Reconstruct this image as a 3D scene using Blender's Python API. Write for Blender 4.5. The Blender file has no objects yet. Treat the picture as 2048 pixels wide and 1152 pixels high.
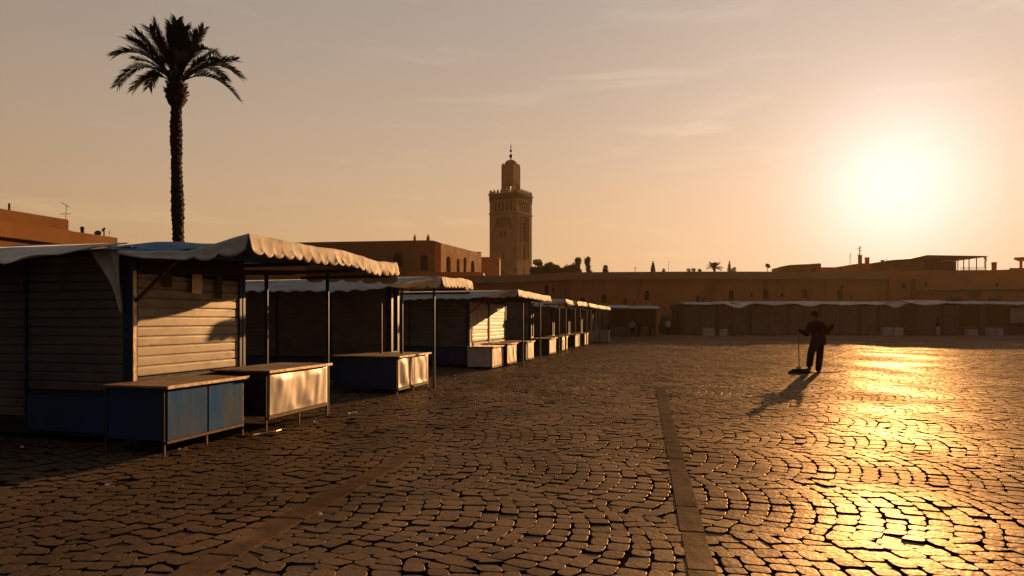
import bpy, bmesh, math, random
import numpy as np
from mathutils import Vector, Matrix, noise as mnoise
from mathutils.geometry import tessellate_polygon

random.seed(7); np.random.seed(7)
scene = bpy.context.scene
COL = scene.collection
F, HC, HY = 1300.0, 1.55, 640.0          # lens in photo pixels, eye height, horizon row
A = math.atan(336 / F)                    # direction of the stall row, from straight ahead
SA, CA = math.sin(A), math.cos(A)
V3 = Vector

def at(px, py, Y):                        # photo position at distance Y -> world point
    return V3(((px - 1024) / F * Y, Y, HC + (HY - py) / F * Y))
def row(v, u, z=0.0):                     # row frame (v to the square, u along the row) -> world
    return V3((v * CA + u * SA, -v * SA + u * CA, z))

# ------------------------------------------------------------------ mesh helper
class MB:
    def __init__(s): s.v = []; s.f = []
    def add(s, vs, fs):
        o = len(s.v); s.v += [tuple(p) for p in vs]; s.f += [tuple(i + o for i in f) for f in fs]; return s
    def box(s, x0, x1, y0, y1, z0, z1):
        return s.add([(x0,y0,z0),(x1,y0,z0),(x1,y1,z0),(x0,y1,z0),(x0,y0,z1),(x1,y0,z1),(x1,y1,z1),(x0,y1,z1)],
                     [(0,3,2,1),(4,5,6,7),(0,1,5,4),(1,2,6,5),(2,3,7,6),(3,0,4,7)])
    def hexa(s, b, t):                    # four bottom and four top points
        return s.add(list(b) + list(t), [(0,3,2,1),(4,5,6,7),(0,1,5,4),(1,2,6,5),(2,3,7,6),(3,0,4,7)])
    def bar(s, p, q, w, h=None, up=V3((0,0,1))):
        p, q = V3(p), V3(q); h = h or w; d = (q - p).normalized()
        if abs(d.dot(up)) > .98: up = V3((1,0,0))
        a = d.cross(up).normalized() * w / 2; b = a.cross(d).normalized() * h / 2
        return s.hexa([p-a-b, p+a-b, p+a+b, p-a+b], [q-a-b, q+a-b, q+a+b, q-a+b])
    def tube(s, pts, r, n=8, cap=True):
        pts = [V3(p) for p in pts]; rs = r if isinstance(r, (list, tuple)) else [r] * len(pts)
        vs, fs = [], []; ref = V3((0,0,1))
        d0 = (pts[1] - pts[0]).normalized()
        if abs(d0.dot(ref)) > .9: ref = V3((1,0,0))
        for i, p in enumerate(pts):
            d = (pts[min(i+1, len(pts)-1)] - pts[max(i-1, 0)]).normalized()
            a = d.cross(ref).normalized(); b = a.cross(d).normalized()
            for k in range(n):
                t = 2 * math.pi * k / n; vs.append(p + (a * math.cos(t) + b * math.sin(t)) * rs[i])
        for i in range(len(pts) - 1):
            for k in range(n):
                k2 = (k + 1) % n; fs.append((i*n+k, i*n+k2, (i+1)*n+k2, (i+1)*n+k))
        if cap: fs.append(tuple(range(n))); fs.append(tuple(range((len(pts)-1)*n, len(pts)*n))[::-1])
        return s.add(vs, fs)
    def lathe(s, prof, c=(0,0,0), n=16, sx=1.0, sy=1.0):
        vs, fs = [], []; c = V3(c)
        for r, z in prof:
            for k in range(n):
                t = 2 * math.pi * k / n; vs.append(c + V3((r * math.cos(t) * sx, r * math.sin(t) * sy, z)))
        m = len(prof)
        for i in range(m - 1):
            for k in range(n):
                k2 = (k + 1) % n; fs.append((i*n+k, i*n+k2, (i+1)*n+k2, (i+1)*n+k))
        fs.append(tuple(range(n))[::-1]); fs.append(tuple(range((m-1)*n, m*n)))
        return s.add(vs, fs)
    def ball(s, c, r, n=12, m=8, sc=(1,1,1), rot=None):
        vs, fs = [], []; c = V3(c)
        for i in range(m + 1):
            ph = math.pi * i / m
            for k in range(n):
                t = 2 * math.pi * k / n
                p = V3((math.sin(ph)*math.cos(t)*sc[0], math.sin(ph)*math.sin(t)*sc[1], math.cos(ph)*sc[2])) * r
                vs.append(c + (rot @ p if rot else p))
        for i in range(m):
            for k in range(n):
                k2 = (k + 1) % n; fs.append((i*n+k, (i+1)*n+k, (i+1)*n+k2, i*n+k2))
        return s.add(vs, fs)
    def capsule(s, p, q, r0, r1, n=14):
        p, q = V3(p), V3(q); d = (q - p); L = d.length; d = d / L if L else V3((0,0,1))
        pts, rs = [], []
        for i in range(4):
            t = math.pi / 2 * (1 - i / 4) ; pts.append(p - d * r0 * math.sin(t)); rs.append(max(r0 * math.cos(t), .0008))
        pts.append(p); rs.append(r0); pts.append(q); rs.append(r1)
        for i in range(1, 5):
            t = math.pi / 2 * i / 4; pts.append(q + d * r1 * math.sin(t)); rs.append(max(r1 * math.cos(t), .0008))
        return s.tube(pts, rs, n)
    def sheet(s, P, off):                 # grid of points with a thickness
        nu, nv = len(P), len(P[0]); off = V3(off)
        vs = [V3(P[i][j]) for i in range(nu) for j in range(nv)]
        vs2 = [p + off for p in vs]; n = nu * nv; fs = []
        ix = lambda i, j: i * nv + j
        for i in range(nu - 1):
            for j in range(nv - 1):
                q = (ix(i,j), ix(i+1,j), ix(i+1,j+1), ix(i,j+1)); fs.append(q); fs.append(tuple(k + n for k in q[::-1]))
        for i in range(nu - 1):
            for j in (0, nv - 1):
                a, b = ix(i,j), ix(i+1,j); fs.append((a, b, b+n, a+n) if j else (b, a, a+n, b+n))
        for j in range(nv - 1):
            for i in (0, nu - 1):
                a, b = ix(i,j), ix(i,j+1); fs.append((b, a, a+n, b+n) if i else (a, b, b+n, a+n))
        return s.add(vs + vs2, fs)
    def prism(s, pts, d):                 # flat outline pushed along d
        n = len(pts); d = V3(d); pts = [V3(p) for p in pts]
        fs = [tuple(range(n))[::-1], tuple(range(n, 2*n))] + [(i, (i+1) % n, (i+1) % n + n, i + n) for i in range(n)]
        return s.add(pts + [p + d for p in pts], fs)
    def facade(s, o, ax, W, H, holes, depth, nrm, outer=None):   # wall face with real openings and reveals
        o, ax, nrm = V3(o), V3(ax), V3(nrm); up = V3((0,0,1))
        outer = outer or [(0,0),(W,0),(W,H),(0,H)]
        polys = [[V3((x, y, 0)) for x, y in outer]] + [[V3((x, y, 0)) for x, y in h] for h in holes]
        tris = tessellate_polygon(polys); flat = [p for q in polys for p in q]
        s.add([o + ax * p.x + up * p.y for p in flat], tris)
        for h in holes:
            n = len(h); a = [o + ax * x + up * y for x, y in h]; b = [p - nrm * depth for p in a]
            s.add(a + b, [(i, (i+1) % n, (i+1) % n + n, i + n) for i in range(n)])
        return s
    def build(s, name, mat, parent=None, smooth=False, bevel=0.0, fix=True):
        me = bpy.data.meshes.new(name); me.from_pydata(s.v, [], s.f); me.update()
        if fix or bevel:
            bm = bmesh.new(); bm.from_mesh(me)
            if bevel: bmesh.ops.bevel(bm, geom=list(bm.edges), offset=bevel, segments=2, affect='EDGES', clamp_overlap=True)
            if fix: bmesh.ops.recalc_face_normals(bm, faces=bm.faces)
            bm.to_mesh(me); bm.free()
        if smooth: me.polygons.foreach_set('use_smooth', [True] * len(me.polygons))
        me.materials.append(mat)
        o = bpy.data.objects.new(name, me); COL.objects.link(o)
        if parent: o.parent = parent
        return o

def tag(o, label=None, cat=None, group=None, kind=None):
    if label: o['label'] = label
    if cat: o['category'] = cat
    if group: o['group'] = group
    if kind: o['kind'] = kind
    return o
def thing(name, label, cat, loc=(0,0,0), rz=0.0, group=None):
    o = bpy.data.objects.new(name, None); COL.objects.link(o); o.empty_display_size = .2
    o.location = loc; o.rotation_euler = (0, 0, rz)
    return tag(o, label, cat, group)
def copy_tree(o, parent=None):
    c = o.copy(); COL.objects.link(c); c.parent = parent
    for ch in list(o.children): copy_tree(ch, c)
    return c

# ------------------------------------------------------------------ materials
def mat(name, c1, c2=None, rough=.7, metal=0.0, scale=3.0, stretch=(1,1,1), bump=0.0, bscale=40.0, bdist=.01,
        spec=.5, lo=.35, hi=.65, c3=None, s3=1.0, t3=(1,1,1), lo3=.55, hi3=.7, rvar=.12, detail=6):
    m = bpy.data.materials.new(name); m.use_nodes = True; nt = m.node_tree; N, L = nt.nodes, nt.links
    b = N['Principled BSDF']; b.inputs['Metallic'].default_value = metal; b.inputs['Specular IOR Level'].default_value = spec
    geo = N.new('ShaderNodeNewGeometry')
    def nz(sc, st, det=detail):
        mp = N.new('ShaderNodeMapping'); mp.inputs['Scale'].default_value = st; L.new(geo.outputs['Position'], mp.inputs['Vector'])
        t = N.new('ShaderNodeTexNoise'); t.inputs['Scale'].default_value = sc; t.inputs['Detail'].default_value = det
        t.inputs['Roughness'].default_value = .62; L.new(mp.outputs[0], t.inputs['Vector']); return t.outputs['Fac']
    def rng(x, a, z, o0, o1):
        r = N.new('ShaderNodeMapRange'); r.inputs[1].default_value = a; r.inputs[2].default_value = z
        r.inputs[3].default_value = o0; r.inputs[4].default_value = o1; L.new(x, r.inputs[0]); return r.outputs[0]
    def mix(f, a, c):
        x = N.new('ShaderNodeMix'); x.data_type = 'RGBA'; L.new(f, x.inputs[0])
        for k, q in ((6, a), (7, c)):
            if isinstance(q, tuple): x.inputs[k].default_value = (*q, 1)
            else: L.new(q, x.inputs[k])
        return x.outputs[2]
    n1 = nz(scale, stretch); c2 = c2 or tuple(x * .6 for x in c1)
    col = mix(rng(n1, lo, hi, 0, 1), c1, c2)
    if c3: col = mix(rng(nz(s3, t3), lo3, hi3, 0, 1), col, c3)
    L.new(col, b.inputs['Base Color'])
    L.new(rng(nz(scale * 2.3, stretch), .3, .7, max(rough - rvar, .05), min(rough + rvar, 1)), b.inputs['Roughness'])
    if bump:
        bp = N.new('ShaderNodeBump'); bp.inputs['Strength'].default_value = bump; bp.inputs['Distance'].default_value = bdist
        L.new(nz(bscale, stretch), bp.inputs['Height']); L.new(bp.outputs[0], b.inputs['Normal'])
    return m

M = {}
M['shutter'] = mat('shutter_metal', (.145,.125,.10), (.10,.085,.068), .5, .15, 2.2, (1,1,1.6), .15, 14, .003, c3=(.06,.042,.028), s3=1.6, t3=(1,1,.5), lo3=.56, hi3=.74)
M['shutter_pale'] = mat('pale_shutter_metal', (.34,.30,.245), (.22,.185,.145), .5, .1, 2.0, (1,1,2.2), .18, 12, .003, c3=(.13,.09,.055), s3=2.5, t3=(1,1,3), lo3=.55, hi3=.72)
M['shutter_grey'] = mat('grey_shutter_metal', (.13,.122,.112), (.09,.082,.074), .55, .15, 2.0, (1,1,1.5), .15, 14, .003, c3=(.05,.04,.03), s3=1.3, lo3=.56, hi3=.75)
M['frame_blue'] = mat('dark_blue_paint', (.008,.035,.10), (.006,.022,.06), .5, .2, 4, (1,1,.4), .15, 30, .003, c3=(.10,.055,.03), s3=5, lo3=.62, hi3=.72)
M['blue'] = mat('worn_blue_paint', (.003,.085,.26), (.002,.055,.18), .8, .0, 2.2, (1,1,.35), .2, 18, .004, c3=(.055,.075,.13), s3=2.2, t3=(1,1,.35), lo3=.44, hi3=.66, spec=.08)
M['navy'] = mat('navy_panel_paint', (.008,.04,.12), (.006,.028,.08), .5, .1, 2, (1,1,.4), .1, 18, .003)
M['dark'] = mat('blackened_board', (.02,.018,.016), (.012,.01,.009), .8, 0, 4, (1,1,1), .2, 20, .004)
M['white_tarp'] = mat('dirty_white_canvas', (.62,.56,.48), (.46,.39,.31), .8, 0, 2.5, (1,1,1), .5, 9, .012, c3=(.26,.18,.11), s3=1.7, lo3=.54, hi3=.72, spec=.25)
M['grey_tarp'] = mat('grey_canvas', (.40,.39,.38), (.30,.28,.26), .75, 0, 1.6, (1,1,1), .5, 7, .012, c3=(.20,.16,.12), s3=1.9, lo3=.56, hi3=.75, spec=.25)
M['blue_tarp'] = mat('blue_canvas', (.008,.13,.30), (.005,.075,.18), .65, 0, 2, (1,1,1), .5, 8, .012, spec=.3)
M['silver'] = mat('crumpled_sheet_metal', (.50,.45,.40), (.38,.33,.28), .45, .2, 3, (1,1,.5), .15, 9, .008, c3=(.30,.20,.13), s3=5, t3=(1,1,.4), lo3=.6, hi3=.75)
M['pale_panel'] = mat('whitewashed_panel', (.56,.50,.43), (.42,.36,.29), .6, .1, 3, (1,1,.4), .3, 10, .008, c3=(.16,.11,.07), s3=7, t3=(1,1,.25), lo3=.57, hi3=.66)
M['top'] = mat('worn_counter_board', (.20,.12,.065), (.12,.07,.038), .65, 0, 3, (2,.5,1), .4, 16, .004, c3=(.10,.06,.035), s3=2.5, lo3=.55, hi3=.7)
M['trim'] = mat('pale_metal_edging', (.55,.44,.32), (.32,.22,.14), .4, .6, 9, (1,1,1), .2, 30, .003)
M['rust'] = mat('rusty_iron', (.09,.042,.022), (.05,.025,.015), .75, .3, 12, (1,1,1), .3, 60, .003)
M['iron'] = mat('dark_iron', (.035,.032,.03), (.02,.018,.016), .55, .5, 8, (1,1,1), .15, 50, .002)
M['terracotta'] = mat('terracotta_plaster', (.60,.235,.08), (.48,.18,.06), .9, 0, .35, (1,1,1), .35, 3.5, .03, c3=(.22,.105,.06), s3=.5, t3=(1,1,.3), lo3=.55, hi3=.75, spec=.2)
M['orange_plaster'] = mat('ochre_plaster', (.21,.085,.024), (.15,.06,.016), .9, 0, .5, (1,1,1), .4, 4, .02, c3=(.13,.06,.025), s3=.9, t3=(1,1,.3), lo3=.58, hi3=.75, spec=.2)
M['tan_plaster'] = mat('tan_plaster', (.32,.16,.07), (.24,.12,.05), .9, 0, .3, (1,1,1), .3, 3, .03, c3=(.2,.115,.065), s3=.4, t3=(1,1,.3), lo3=.56, hi3=.75, spec=.2)
M['cornice'] = mat('pale_cornice_plaster', (.50,.28,.13), (.42,.22,.10), .9, 0, .5, (1,1,1), .3, 4, .02, spec=.2)
M['sandstone'] = mat('minaret_sandstone', (.40,.225,.105), (.30,.165,.075), .9, 0, .5, (1,1,1.6), .6, 1.6, .08, c3=(.15,.085,.045), s3=.7, lo3=.55, hi3=.72, spec=.2)
M['sandstone_dark'] = mat('weathered_frieze_stone', (.10,.055,.03), (.07,.04,.022), .9, 0, 1.5, (1,1,1), .6, 2, .06, spec=.2)
M['recess'] = mat('dark_window_glass', (.012,.010,.008), (.008,.007,.006), .6, 0, 3)
M['shade_cloth'] = mat('drab_roof_boards', (.10,.075,.05), (.07,.05,.035), .85, 0, 1.5, (1,1,1), .2, 6, .01)
M['bark'] = mat('palm_bark', (.04,.028,.02), (.024,.017,.013), .95, 0, 6, (1,1,2), .6, 20, .02, spec=.2)
M['frond'] = mat('palm_frond_green', (.03,.034,.016), (.02,.023,.011), .7, 0, 3, spec=.1)
M['leaf'] = mat('dark_leaf_green', (.05,.05,.025), (.032,.034,.016), .75, 0, 2, spec=.2)
M['cloth_black'] = mat('black_jacket_cloth', (.010,.010,.012), (.006,.006,.007), .95, 0, 6, (1,1,1), .3, 60, .004, spec=.03)
M['trouser'] = mat('dark_trouser_cloth', (.010,.010,.011), (.006,.006,.007), .95, 0, 5, (1,1,1), .3, 60, .004, spec=.03)
M['skin'] = mat('brown_skin', (.16,.085,.052), (.12,.062,.038), .6, 0, 10, spec=.35)
M['hair'] = mat('black_hair', (.008,.007,.006), (.005,.005,.004), .9, 0, 30, spec=.02)
M['leather'] = mat('black_shoe_leather', (.012,.010,.009), (.008,.007,.006), .85, 0, 9, spec=.05)
M['wood'] = mat('broom_wood', (.13,.085,.05), (.08,.05,.03), .7, 0, 8, (1,1,.2))
M['straw'] = mat('broom_straw', (.075,.052,.03), (.045,.03,.018), .9, 0, 14, spec=.2)
M['dark_scrap'] = mat('dark_scrap_and_strip', (.02,.016,.013), (.012,.01,.008), .95, 0, 7, (1,1,1), .4, 20, .01, spec=.1)
M['paper'] = mat('pale_paper', (.62,.58,.52), (.48,.44,.38), .8, 0, 12)
M['crate'] = mat('grey_white_plastic', (.48,.46,.44), (.36,.34,.32), .6, 0, 5)
M['cloth_blue'] = mat('faded_blue_cloth', (.12,.14,.26), (.08,.09,.18), .9, 0, 5)
M['slab'] = mat('strip_slab_stone', (.115,.072,.043), (.075,.047,.028), .9, 0, 1.8, (1,1,1), .5, 14, .006, c3=(.035,.027,.021), s3=2.2, lo3=.56, hi3=.72, spec=.0)
M['slab_light'] = mat('worn_strip_slab', (.15,.107,.08), (.09,.064,.048), .7, 0, 1.8, (1,1,1), .6, 14, .006, c3=(.06,.043,.032), s3=2.2, lo3=.54, hi3=.7, spec=.0)
M['ochre_trim'] = mat('ochre_cornice_plaster', (.25,.115,.038), (.19,.085,.027), .9, 0, .6, (1,1,1), .3, 4, .02, spec=.1)
M['dish'] = mat('grey_dish_paint', (.10,.09,.08), (.07,.06,.055), .6, .2, 5)

# ------------------------------------------------------------------ sun, sky, haze
SUN_AZ, SUN_EL = math.radians(30.5), math.radians(10.3)
S = V3((math.sin(SUN_AZ) * math.cos(SUN_EL), math.cos(SUN_AZ) * math.cos(SUN_EL), math.sin(SUN_EL)))
SH = V3((math.sin(SUN_AZ), math.cos(SUN_AZ), 0))
EXPOSURE = 0.88
ld = bpy.data.lights.new('sun', 'SUN'); ld.energy = 5.0; ld.angle = math.radians(.5); ld.color = (1.0, .52, .20)
lo = bpy.data.objects.new('sun', ld); COL.objects.link(lo); lo.location = S * 60
lo.rotation_euler = (-S).to_track_quat('-Z', 'Y').to_euler()

w = bpy.data.worlds.new('World'); scene.world = w; w.use_nodes = True
nt = w.node_tree; N, L = nt.nodes, nt.links
bg = N['Background']; bg.inputs['Strength'].default_value = .1
sky = N.new('ShaderNodeTexSky'); sky.sky_type = 'NISHITA'; sky.sun_disc = False
sky.sun_elevation = SUN_EL; sky.sun_rotation = SUN_AZ; sky.dust_density = 6.0; sky.air_density = 1.2; sky.ozone_density = 1.0
w.cycles.sampling_method = 'NONE'                          # a smooth sky needs no importance map
tc = N.new('ShaderNodeTexCoord'); gen = tc.outputs['Generated']
def wm(op, a, b=None, clamp=False):
    x = N.new('ShaderNodeMath'); x.operation = op; x.use_clamp = clamp
    for k, q in enumerate((a, b)):
        if q is None: continue
        if isinstance(q, (int, float)): x.inputs[k].default_value = q
        else: L.new(q, x.inputs[k])
    return x.outputs[0]
def wdot(vec):
    x = N.new('ShaderNodeVectorMath'); x.operation = 'DOT_PRODUCT'; L.new(gen, x.inputs[0]); x.inputs[1].default_value = vec
    return x.outputs['Value']
def wmr(x, a, b, c, d, smooth=False):
    r = N.new('ShaderNodeMapRange'); r.interpolation_type = 'SMOOTHSTEP' if smooth else 'LINEAR'
    for k, q in ((1,a),(2,b),(3,c),(4,d)): r.inputs[k].default_value = q
    L.new(x, r.inputs[0]); return r.outputs[0]
def wscale(colr, f):
    x = N.new('ShaderNodeVectorMath'); x.operation = 'SCALE'
    if isinstance(colr, tuple): x.inputs[0].default_value = colr
    else: L.new(colr, x.inputs[0])
    if isinstance(f, (int, float)): x.inputs['Scale'].default_value = f
    else: L.new(f, x.inputs['Scale'])
    return x.outputs[0]
def wadd(a, b, op='ADD'):
    x = N.new('ShaderNodeVectorMath'); x.operation = op
    for k, q in enumerate((a, b)):
        if isinstance(q, tuple): x.inputs[k].default_value = q
        else: L.new(q, x.inputs[k])
    return x.outputs[0]
sep = N.new('ShaderNodeSeparateXYZ'); L.new(gen, sep.inputs[0]); elev = sep.outputs['Z']
ramp = N.new('ShaderNodeValToRGB'); L.new(wmr(elev, 0, .5, 0, 1), ramp.inputs[0])
cr = ramp.color_ramp; cr.interpolation = 'B_SPLINE'
cr.elements[0].position = 0; cr.elements[0].color = (.72,.41,.165,1)
cr.elements[1].position = 1; cr.elements[1].color = (.41,.345,.30,1)
for p, c in ((.2,(.70,.435,.215,1)), (.45,(.60,.43,.285,1)), (.75,(.45,.365,.295,1))):
    e = cr.elements.new(p); e.color = c
daz = wdot(tuple(SH))                                    # towards or away from the sun
dsun = wm('MAXIMUM', wdot(tuple(S)), 0.0)
side = wmr(daz, .3, .98, .74, 1.07)
back = wmr(wdot((math.sin(.17), math.cos(.17), 0)), .0, .62, .02, 1, True)
zen = wmr(elev, .44, .80, 1, .05, True)
base = wscale(ramp.outputs[0], wm('MULTIPLY', wm('MULTIPLY', side, back), zen))
glow = wm('ADD', wm('MULTIPLY', wm('POWER', dsun, 200.0), .78), wm('MULTIPLY', wm('POWER', dsun, 20.0), .25), True)
gm = N.new('ShaderNodeMix'); gm.data_type = 'RGBA'; L.new(glow, gm.inputs[0]); L.new(base, gm.inputs[6]); gm.inputs[7].default_value = (1.0, .95, .88, 1)
base = gm.outputs[2]
zs = wmr(elev, .50, .85, 0, 1, True)
base = wadd(base, wscale((.125,.13,.145), zs))
base = wadd(base, wscale((.062,.057,.052), wm('SUBTRACT', 1.0, back)))
# thin streaks of high cloud
mp = N.new('ShaderNodeMapping'); mp.inputs['Scale'].default_value = (1.3,1.3,9); mp.inputs['Rotation'].default_value = (.10,-.14,.3); L.new(gen, mp.inputs[0])
cn = N.new('ShaderNodeTexNoise'); cn.inputs['Scale'].default_value = 2.6; cn.inputs['Detail'].default_value = 7; cn.inputs['Roughness'].default_value = .58
cn.inputs['Distortion'].default_value = .5; L.new(mp.outputs[0], cn.inputs[0])
cl = wm('MULTIPLY', wmr(cn.outputs['Fac'], .52, .78, 0, .22, True), wmr(elev, .05, .16, 0, 1, True))
base = wadd(base, wscale(base, cl))
tinted = wadd(wscale(sky.outputs[0], wm('MULTIPLY', back, zen)), (.012,.008,.005), 'MULTIPLY')
tot = wadd(wscale(base, 10.0 / 2 ** EXPOSURE), tinted)
L.new(tot, bg.inputs['Color'])

hm = bpy.data.materials.new('haze_air'); hm.use_nodes = True; hn = hm.node_tree
for n_ in list(hn.nodes):
    if n_.type == 'BSDF_PRINCIPLED': hn.nodes.remove(n_)
pv = hn.nodes.new('ShaderNodeVolumePrincipled'); pv.inputs['Color'].default_value = (.96,.72,.45,1)
pv.inputs['Density'].default_value = .000085; pv.inputs['Anisotropy'].default_value = .6
hn.links.new(pv.outputs[0], hn.nodes['Material Output'].inputs['Volume'])
hz = MB().box(-180, 180, -40, 300, -1.5, 62).build('haze', hm); tag(hz, 'warm dusty haze filling the square', 'haze', kind='stuff')

# ------------------------------------------------------------------ camera
cd = bpy.data.cameras.new('camera'); cam = bpy.data.objects.new('camera', cd); COL.objects.link(cam)
cd.sensor_width = 36; cd.lens = F / 2048 * 36; cd.shift_y = (HY - 576) / 2048; cd.clip_end = 2000; cd.clip_start = .05
cam.location = (0, 0, HC); cam.rotation_euler = (math.pi / 2, 0, 0); scene.camera = cam

# ------------------------------------------------------------------ ground and paving
def ground_mat(name, is_stone, slab=None):
    m = bpy.data.materials.new(name); m.use_nodes = True; nt = m.node_tree; N, L = nt.nodes, nt.links
    b = N['Principled BSDF']; geo = N.new('ShaderNodeNewGeometry')
    def nz(sc, det=5, st=(1,1,1)):
        mp = N.new('ShaderNodeMapping'); mp.inputs['Scale'].default_value = st; L.new(geo.outputs['Position'], mp.inputs[0])
        t = N.new('ShaderNodeTexNoise'); t.inputs['Scale'].default_value = sc; t.inputs['Detail'].default_value = det; L.new(mp.outputs[0], t.inputs['Vector']); return t.outputs['Fac']
    def rng(x, a, z, o0, o1):
        r = N.new('ShaderNodeMapRange'); 
        for k, q in ((1,a),(2,z),(3,o0),(4,o1)): r.inputs[k].default_value = q
        L.new(x, r.inputs[0]); return r.outputs[0]
    def mul(a, k):
        x = N.new('ShaderNodeMath'); x.operation = 'MULTIPLY'; L.new(a, x.inputs[0])
        if isinstance(k, float): x.inputs[1].default_value = k
        else: L.new(k, x.inputs[1])
        return x.outputs[0]
    rmp = N.new('ShaderNodeValToRGB')
    cr = rmp.color_ramp
    cols = ((.098,.054,.026),(.36,.196,.090)) if is_stone else ((.09,.057,.036),(.17,.108,.068))
    cr.elements[0].color = (*cols[0], 1); cr.elements[1].color = (*cols[1], 1)
    if slab: cols = slab
    cr.elements[0].color = (*cols[0], 1); cr.elements[1].color = (*cols[1], 1)
    if is_stone:
        at_ = N.new('ShaderNodeAttribute'); at_.attribute_name = 'tone'
        f = N.new('ShaderNodeMath'); f.operation = 'ADD'; L.new(mul(at_.outputs['Fac'], .55), f.inputs[0]); L.new(mul(nz(9.0), .5), f.inputs[1]); L.new(f.outputs[0], rmp.inputs[0])
    else:
        L.new(rng(nz(4.5 if slab else 1.2, 8), .3, .7, 0, 1), rmp.inputs[0])
    # broad worn and dirty patches
    mx = N.new('ShaderNodeMix'); mx.data_type = 'RGBA'; L.new(rng(nz(.45, 6, (1,.5,1)), .46, .64, 0, .85), mx.inputs[0]); L.new(rmp.outputs[0], mx.inputs[6]); mx.inputs[7].default_value = (.055,.034,.021,1)
    r1 = rng(nz(.5, 6, (1,.5,1)), .35, .65, .40 if is_stone else .5, .62 if is_stone else .62)
    r2 = N.new('ShaderNodeMath'); r2.operation = 'ADD'; L.new(r1, r2.inputs[0]); L.new(rng(nz(30.0), .3, .7, -.07, .07), r2.inputs[1])
    N.remove(b)
    bp = N.new('ShaderNodeBump'); bp.inputs['Strength'].default_value = .7; bp.inputs['Distance'].default_value = .007 if is_stone else .02
    L.new(nz(26.0 if is_stone else 5.0, 8), bp.inputs['Height'])
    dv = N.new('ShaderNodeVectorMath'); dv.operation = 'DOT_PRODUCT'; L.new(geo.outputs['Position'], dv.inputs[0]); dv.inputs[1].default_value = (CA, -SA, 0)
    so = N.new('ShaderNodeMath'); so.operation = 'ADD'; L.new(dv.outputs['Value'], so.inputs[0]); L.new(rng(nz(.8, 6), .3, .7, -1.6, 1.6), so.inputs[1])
    mx2 = N.new('ShaderNodeMix'); mx2.data_type = 'RGBA'; L.new(rng(so.outputs[0], .2, -4.2, 0, .85), mx2.inputs[0]); L.new(mx.outputs[2], mx2.inputs[6]); mx2.inputs[7].default_value = (.040,.022,.011,1)  # light falloff towards the stalls painted into the colour, together with soil stains
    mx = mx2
    df = N.new('ShaderNodeBsdfDiffuse'); df.inputs['Roughness'].default_value = .6; L.new(mx.outputs[2], df.inputs['Color']); L.new(bp.outputs[0], df.inputs['Normal'])
    gl = N.new('ShaderNodeBsdfGlossy'); gl.inputs['Color'].default_value = (1.0,.84,.64,1); L.new(r2.outputs[0], gl.inputs['Roughness']); L.new(bp.outputs[0], gl.inputs['Normal'])
    ms = N.new('ShaderNodeMixShader'); L.new(rng(nz(.7, 6, (1,.6,1)), .35, .65, .105 if is_stone else .06, .068 if is_stone else .03), ms.inputs[0]); L.new(df.outputs[0], ms.inputs[1]); L.new(gl.outputs[0], ms.inputs[2])
    L.new(ms.outputs[0], N['Material Output'].inputs['Surface'])
    return m
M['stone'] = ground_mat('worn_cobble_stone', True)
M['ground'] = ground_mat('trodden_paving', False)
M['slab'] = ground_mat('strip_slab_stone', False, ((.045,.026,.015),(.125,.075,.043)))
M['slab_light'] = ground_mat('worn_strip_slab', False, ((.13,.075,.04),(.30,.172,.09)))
M['bed'] = mat('joint_sand', (.018,.012,.008), (.011,.007,.005), 1.0, 0, 6, (1,1,1), .5, 30, .01, spec=.0)
STONE_END = 47.0
g = MB()                                                       # far part: one sheet to the horizon and beyond the walls
g.add([(-175,STONE_END,-.004),(175,STONE_END,-.004),(175,295,-.004),(-175,295,-.004)], [(0,1,2,3)])
g.add([(-175,STONE_END,-.004),(175,STONE_END,-.004),(175,STONE_END-.3,-.04),(-175,STONE_END-.3,-.04)], [(0,1,2,3)])
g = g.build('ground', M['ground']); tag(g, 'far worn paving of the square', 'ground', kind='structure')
def bed_z(x, y):                                               # joints silted up with trodden dirt, more so in patches
    n_ = mnoise.noise(V3((x*.33, y*.22, 4.0))) + .4*mnoise.noise(V3((x*1.3, y*.9, 8.0))) + (y-9.5)/9.0 + 1.1*max(0.0, min(1.0, (-1.6 - (x*CA - y*SA))/1.8))
    return -.032 + .026*max(0.0, min(1.0, .5 + .6*n_))
bx = [-175,-60] + [-40 + .5*k for k in range(161)] + [60,175]; by = [-35,-10] + [.5*k for k in range(int(STONE_END*2))] + [STONE_END-.3]
b_ = MB(); b_.v = [(x, y, bed_z(x,y)) for x in bx for y in by]; nb = len(by)
b_.f = [(i*nb+j, (i+1)*nb+j, (i+1)*nb+j+1, i*nb+j+1) for i in range(len(bx)-1) for j in range(nb-1)]
b_ = b_.build('ground_bed', M['bed']); tag(b_, 'dark sand between the cobbles', 'ground', kind='structure')

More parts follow.
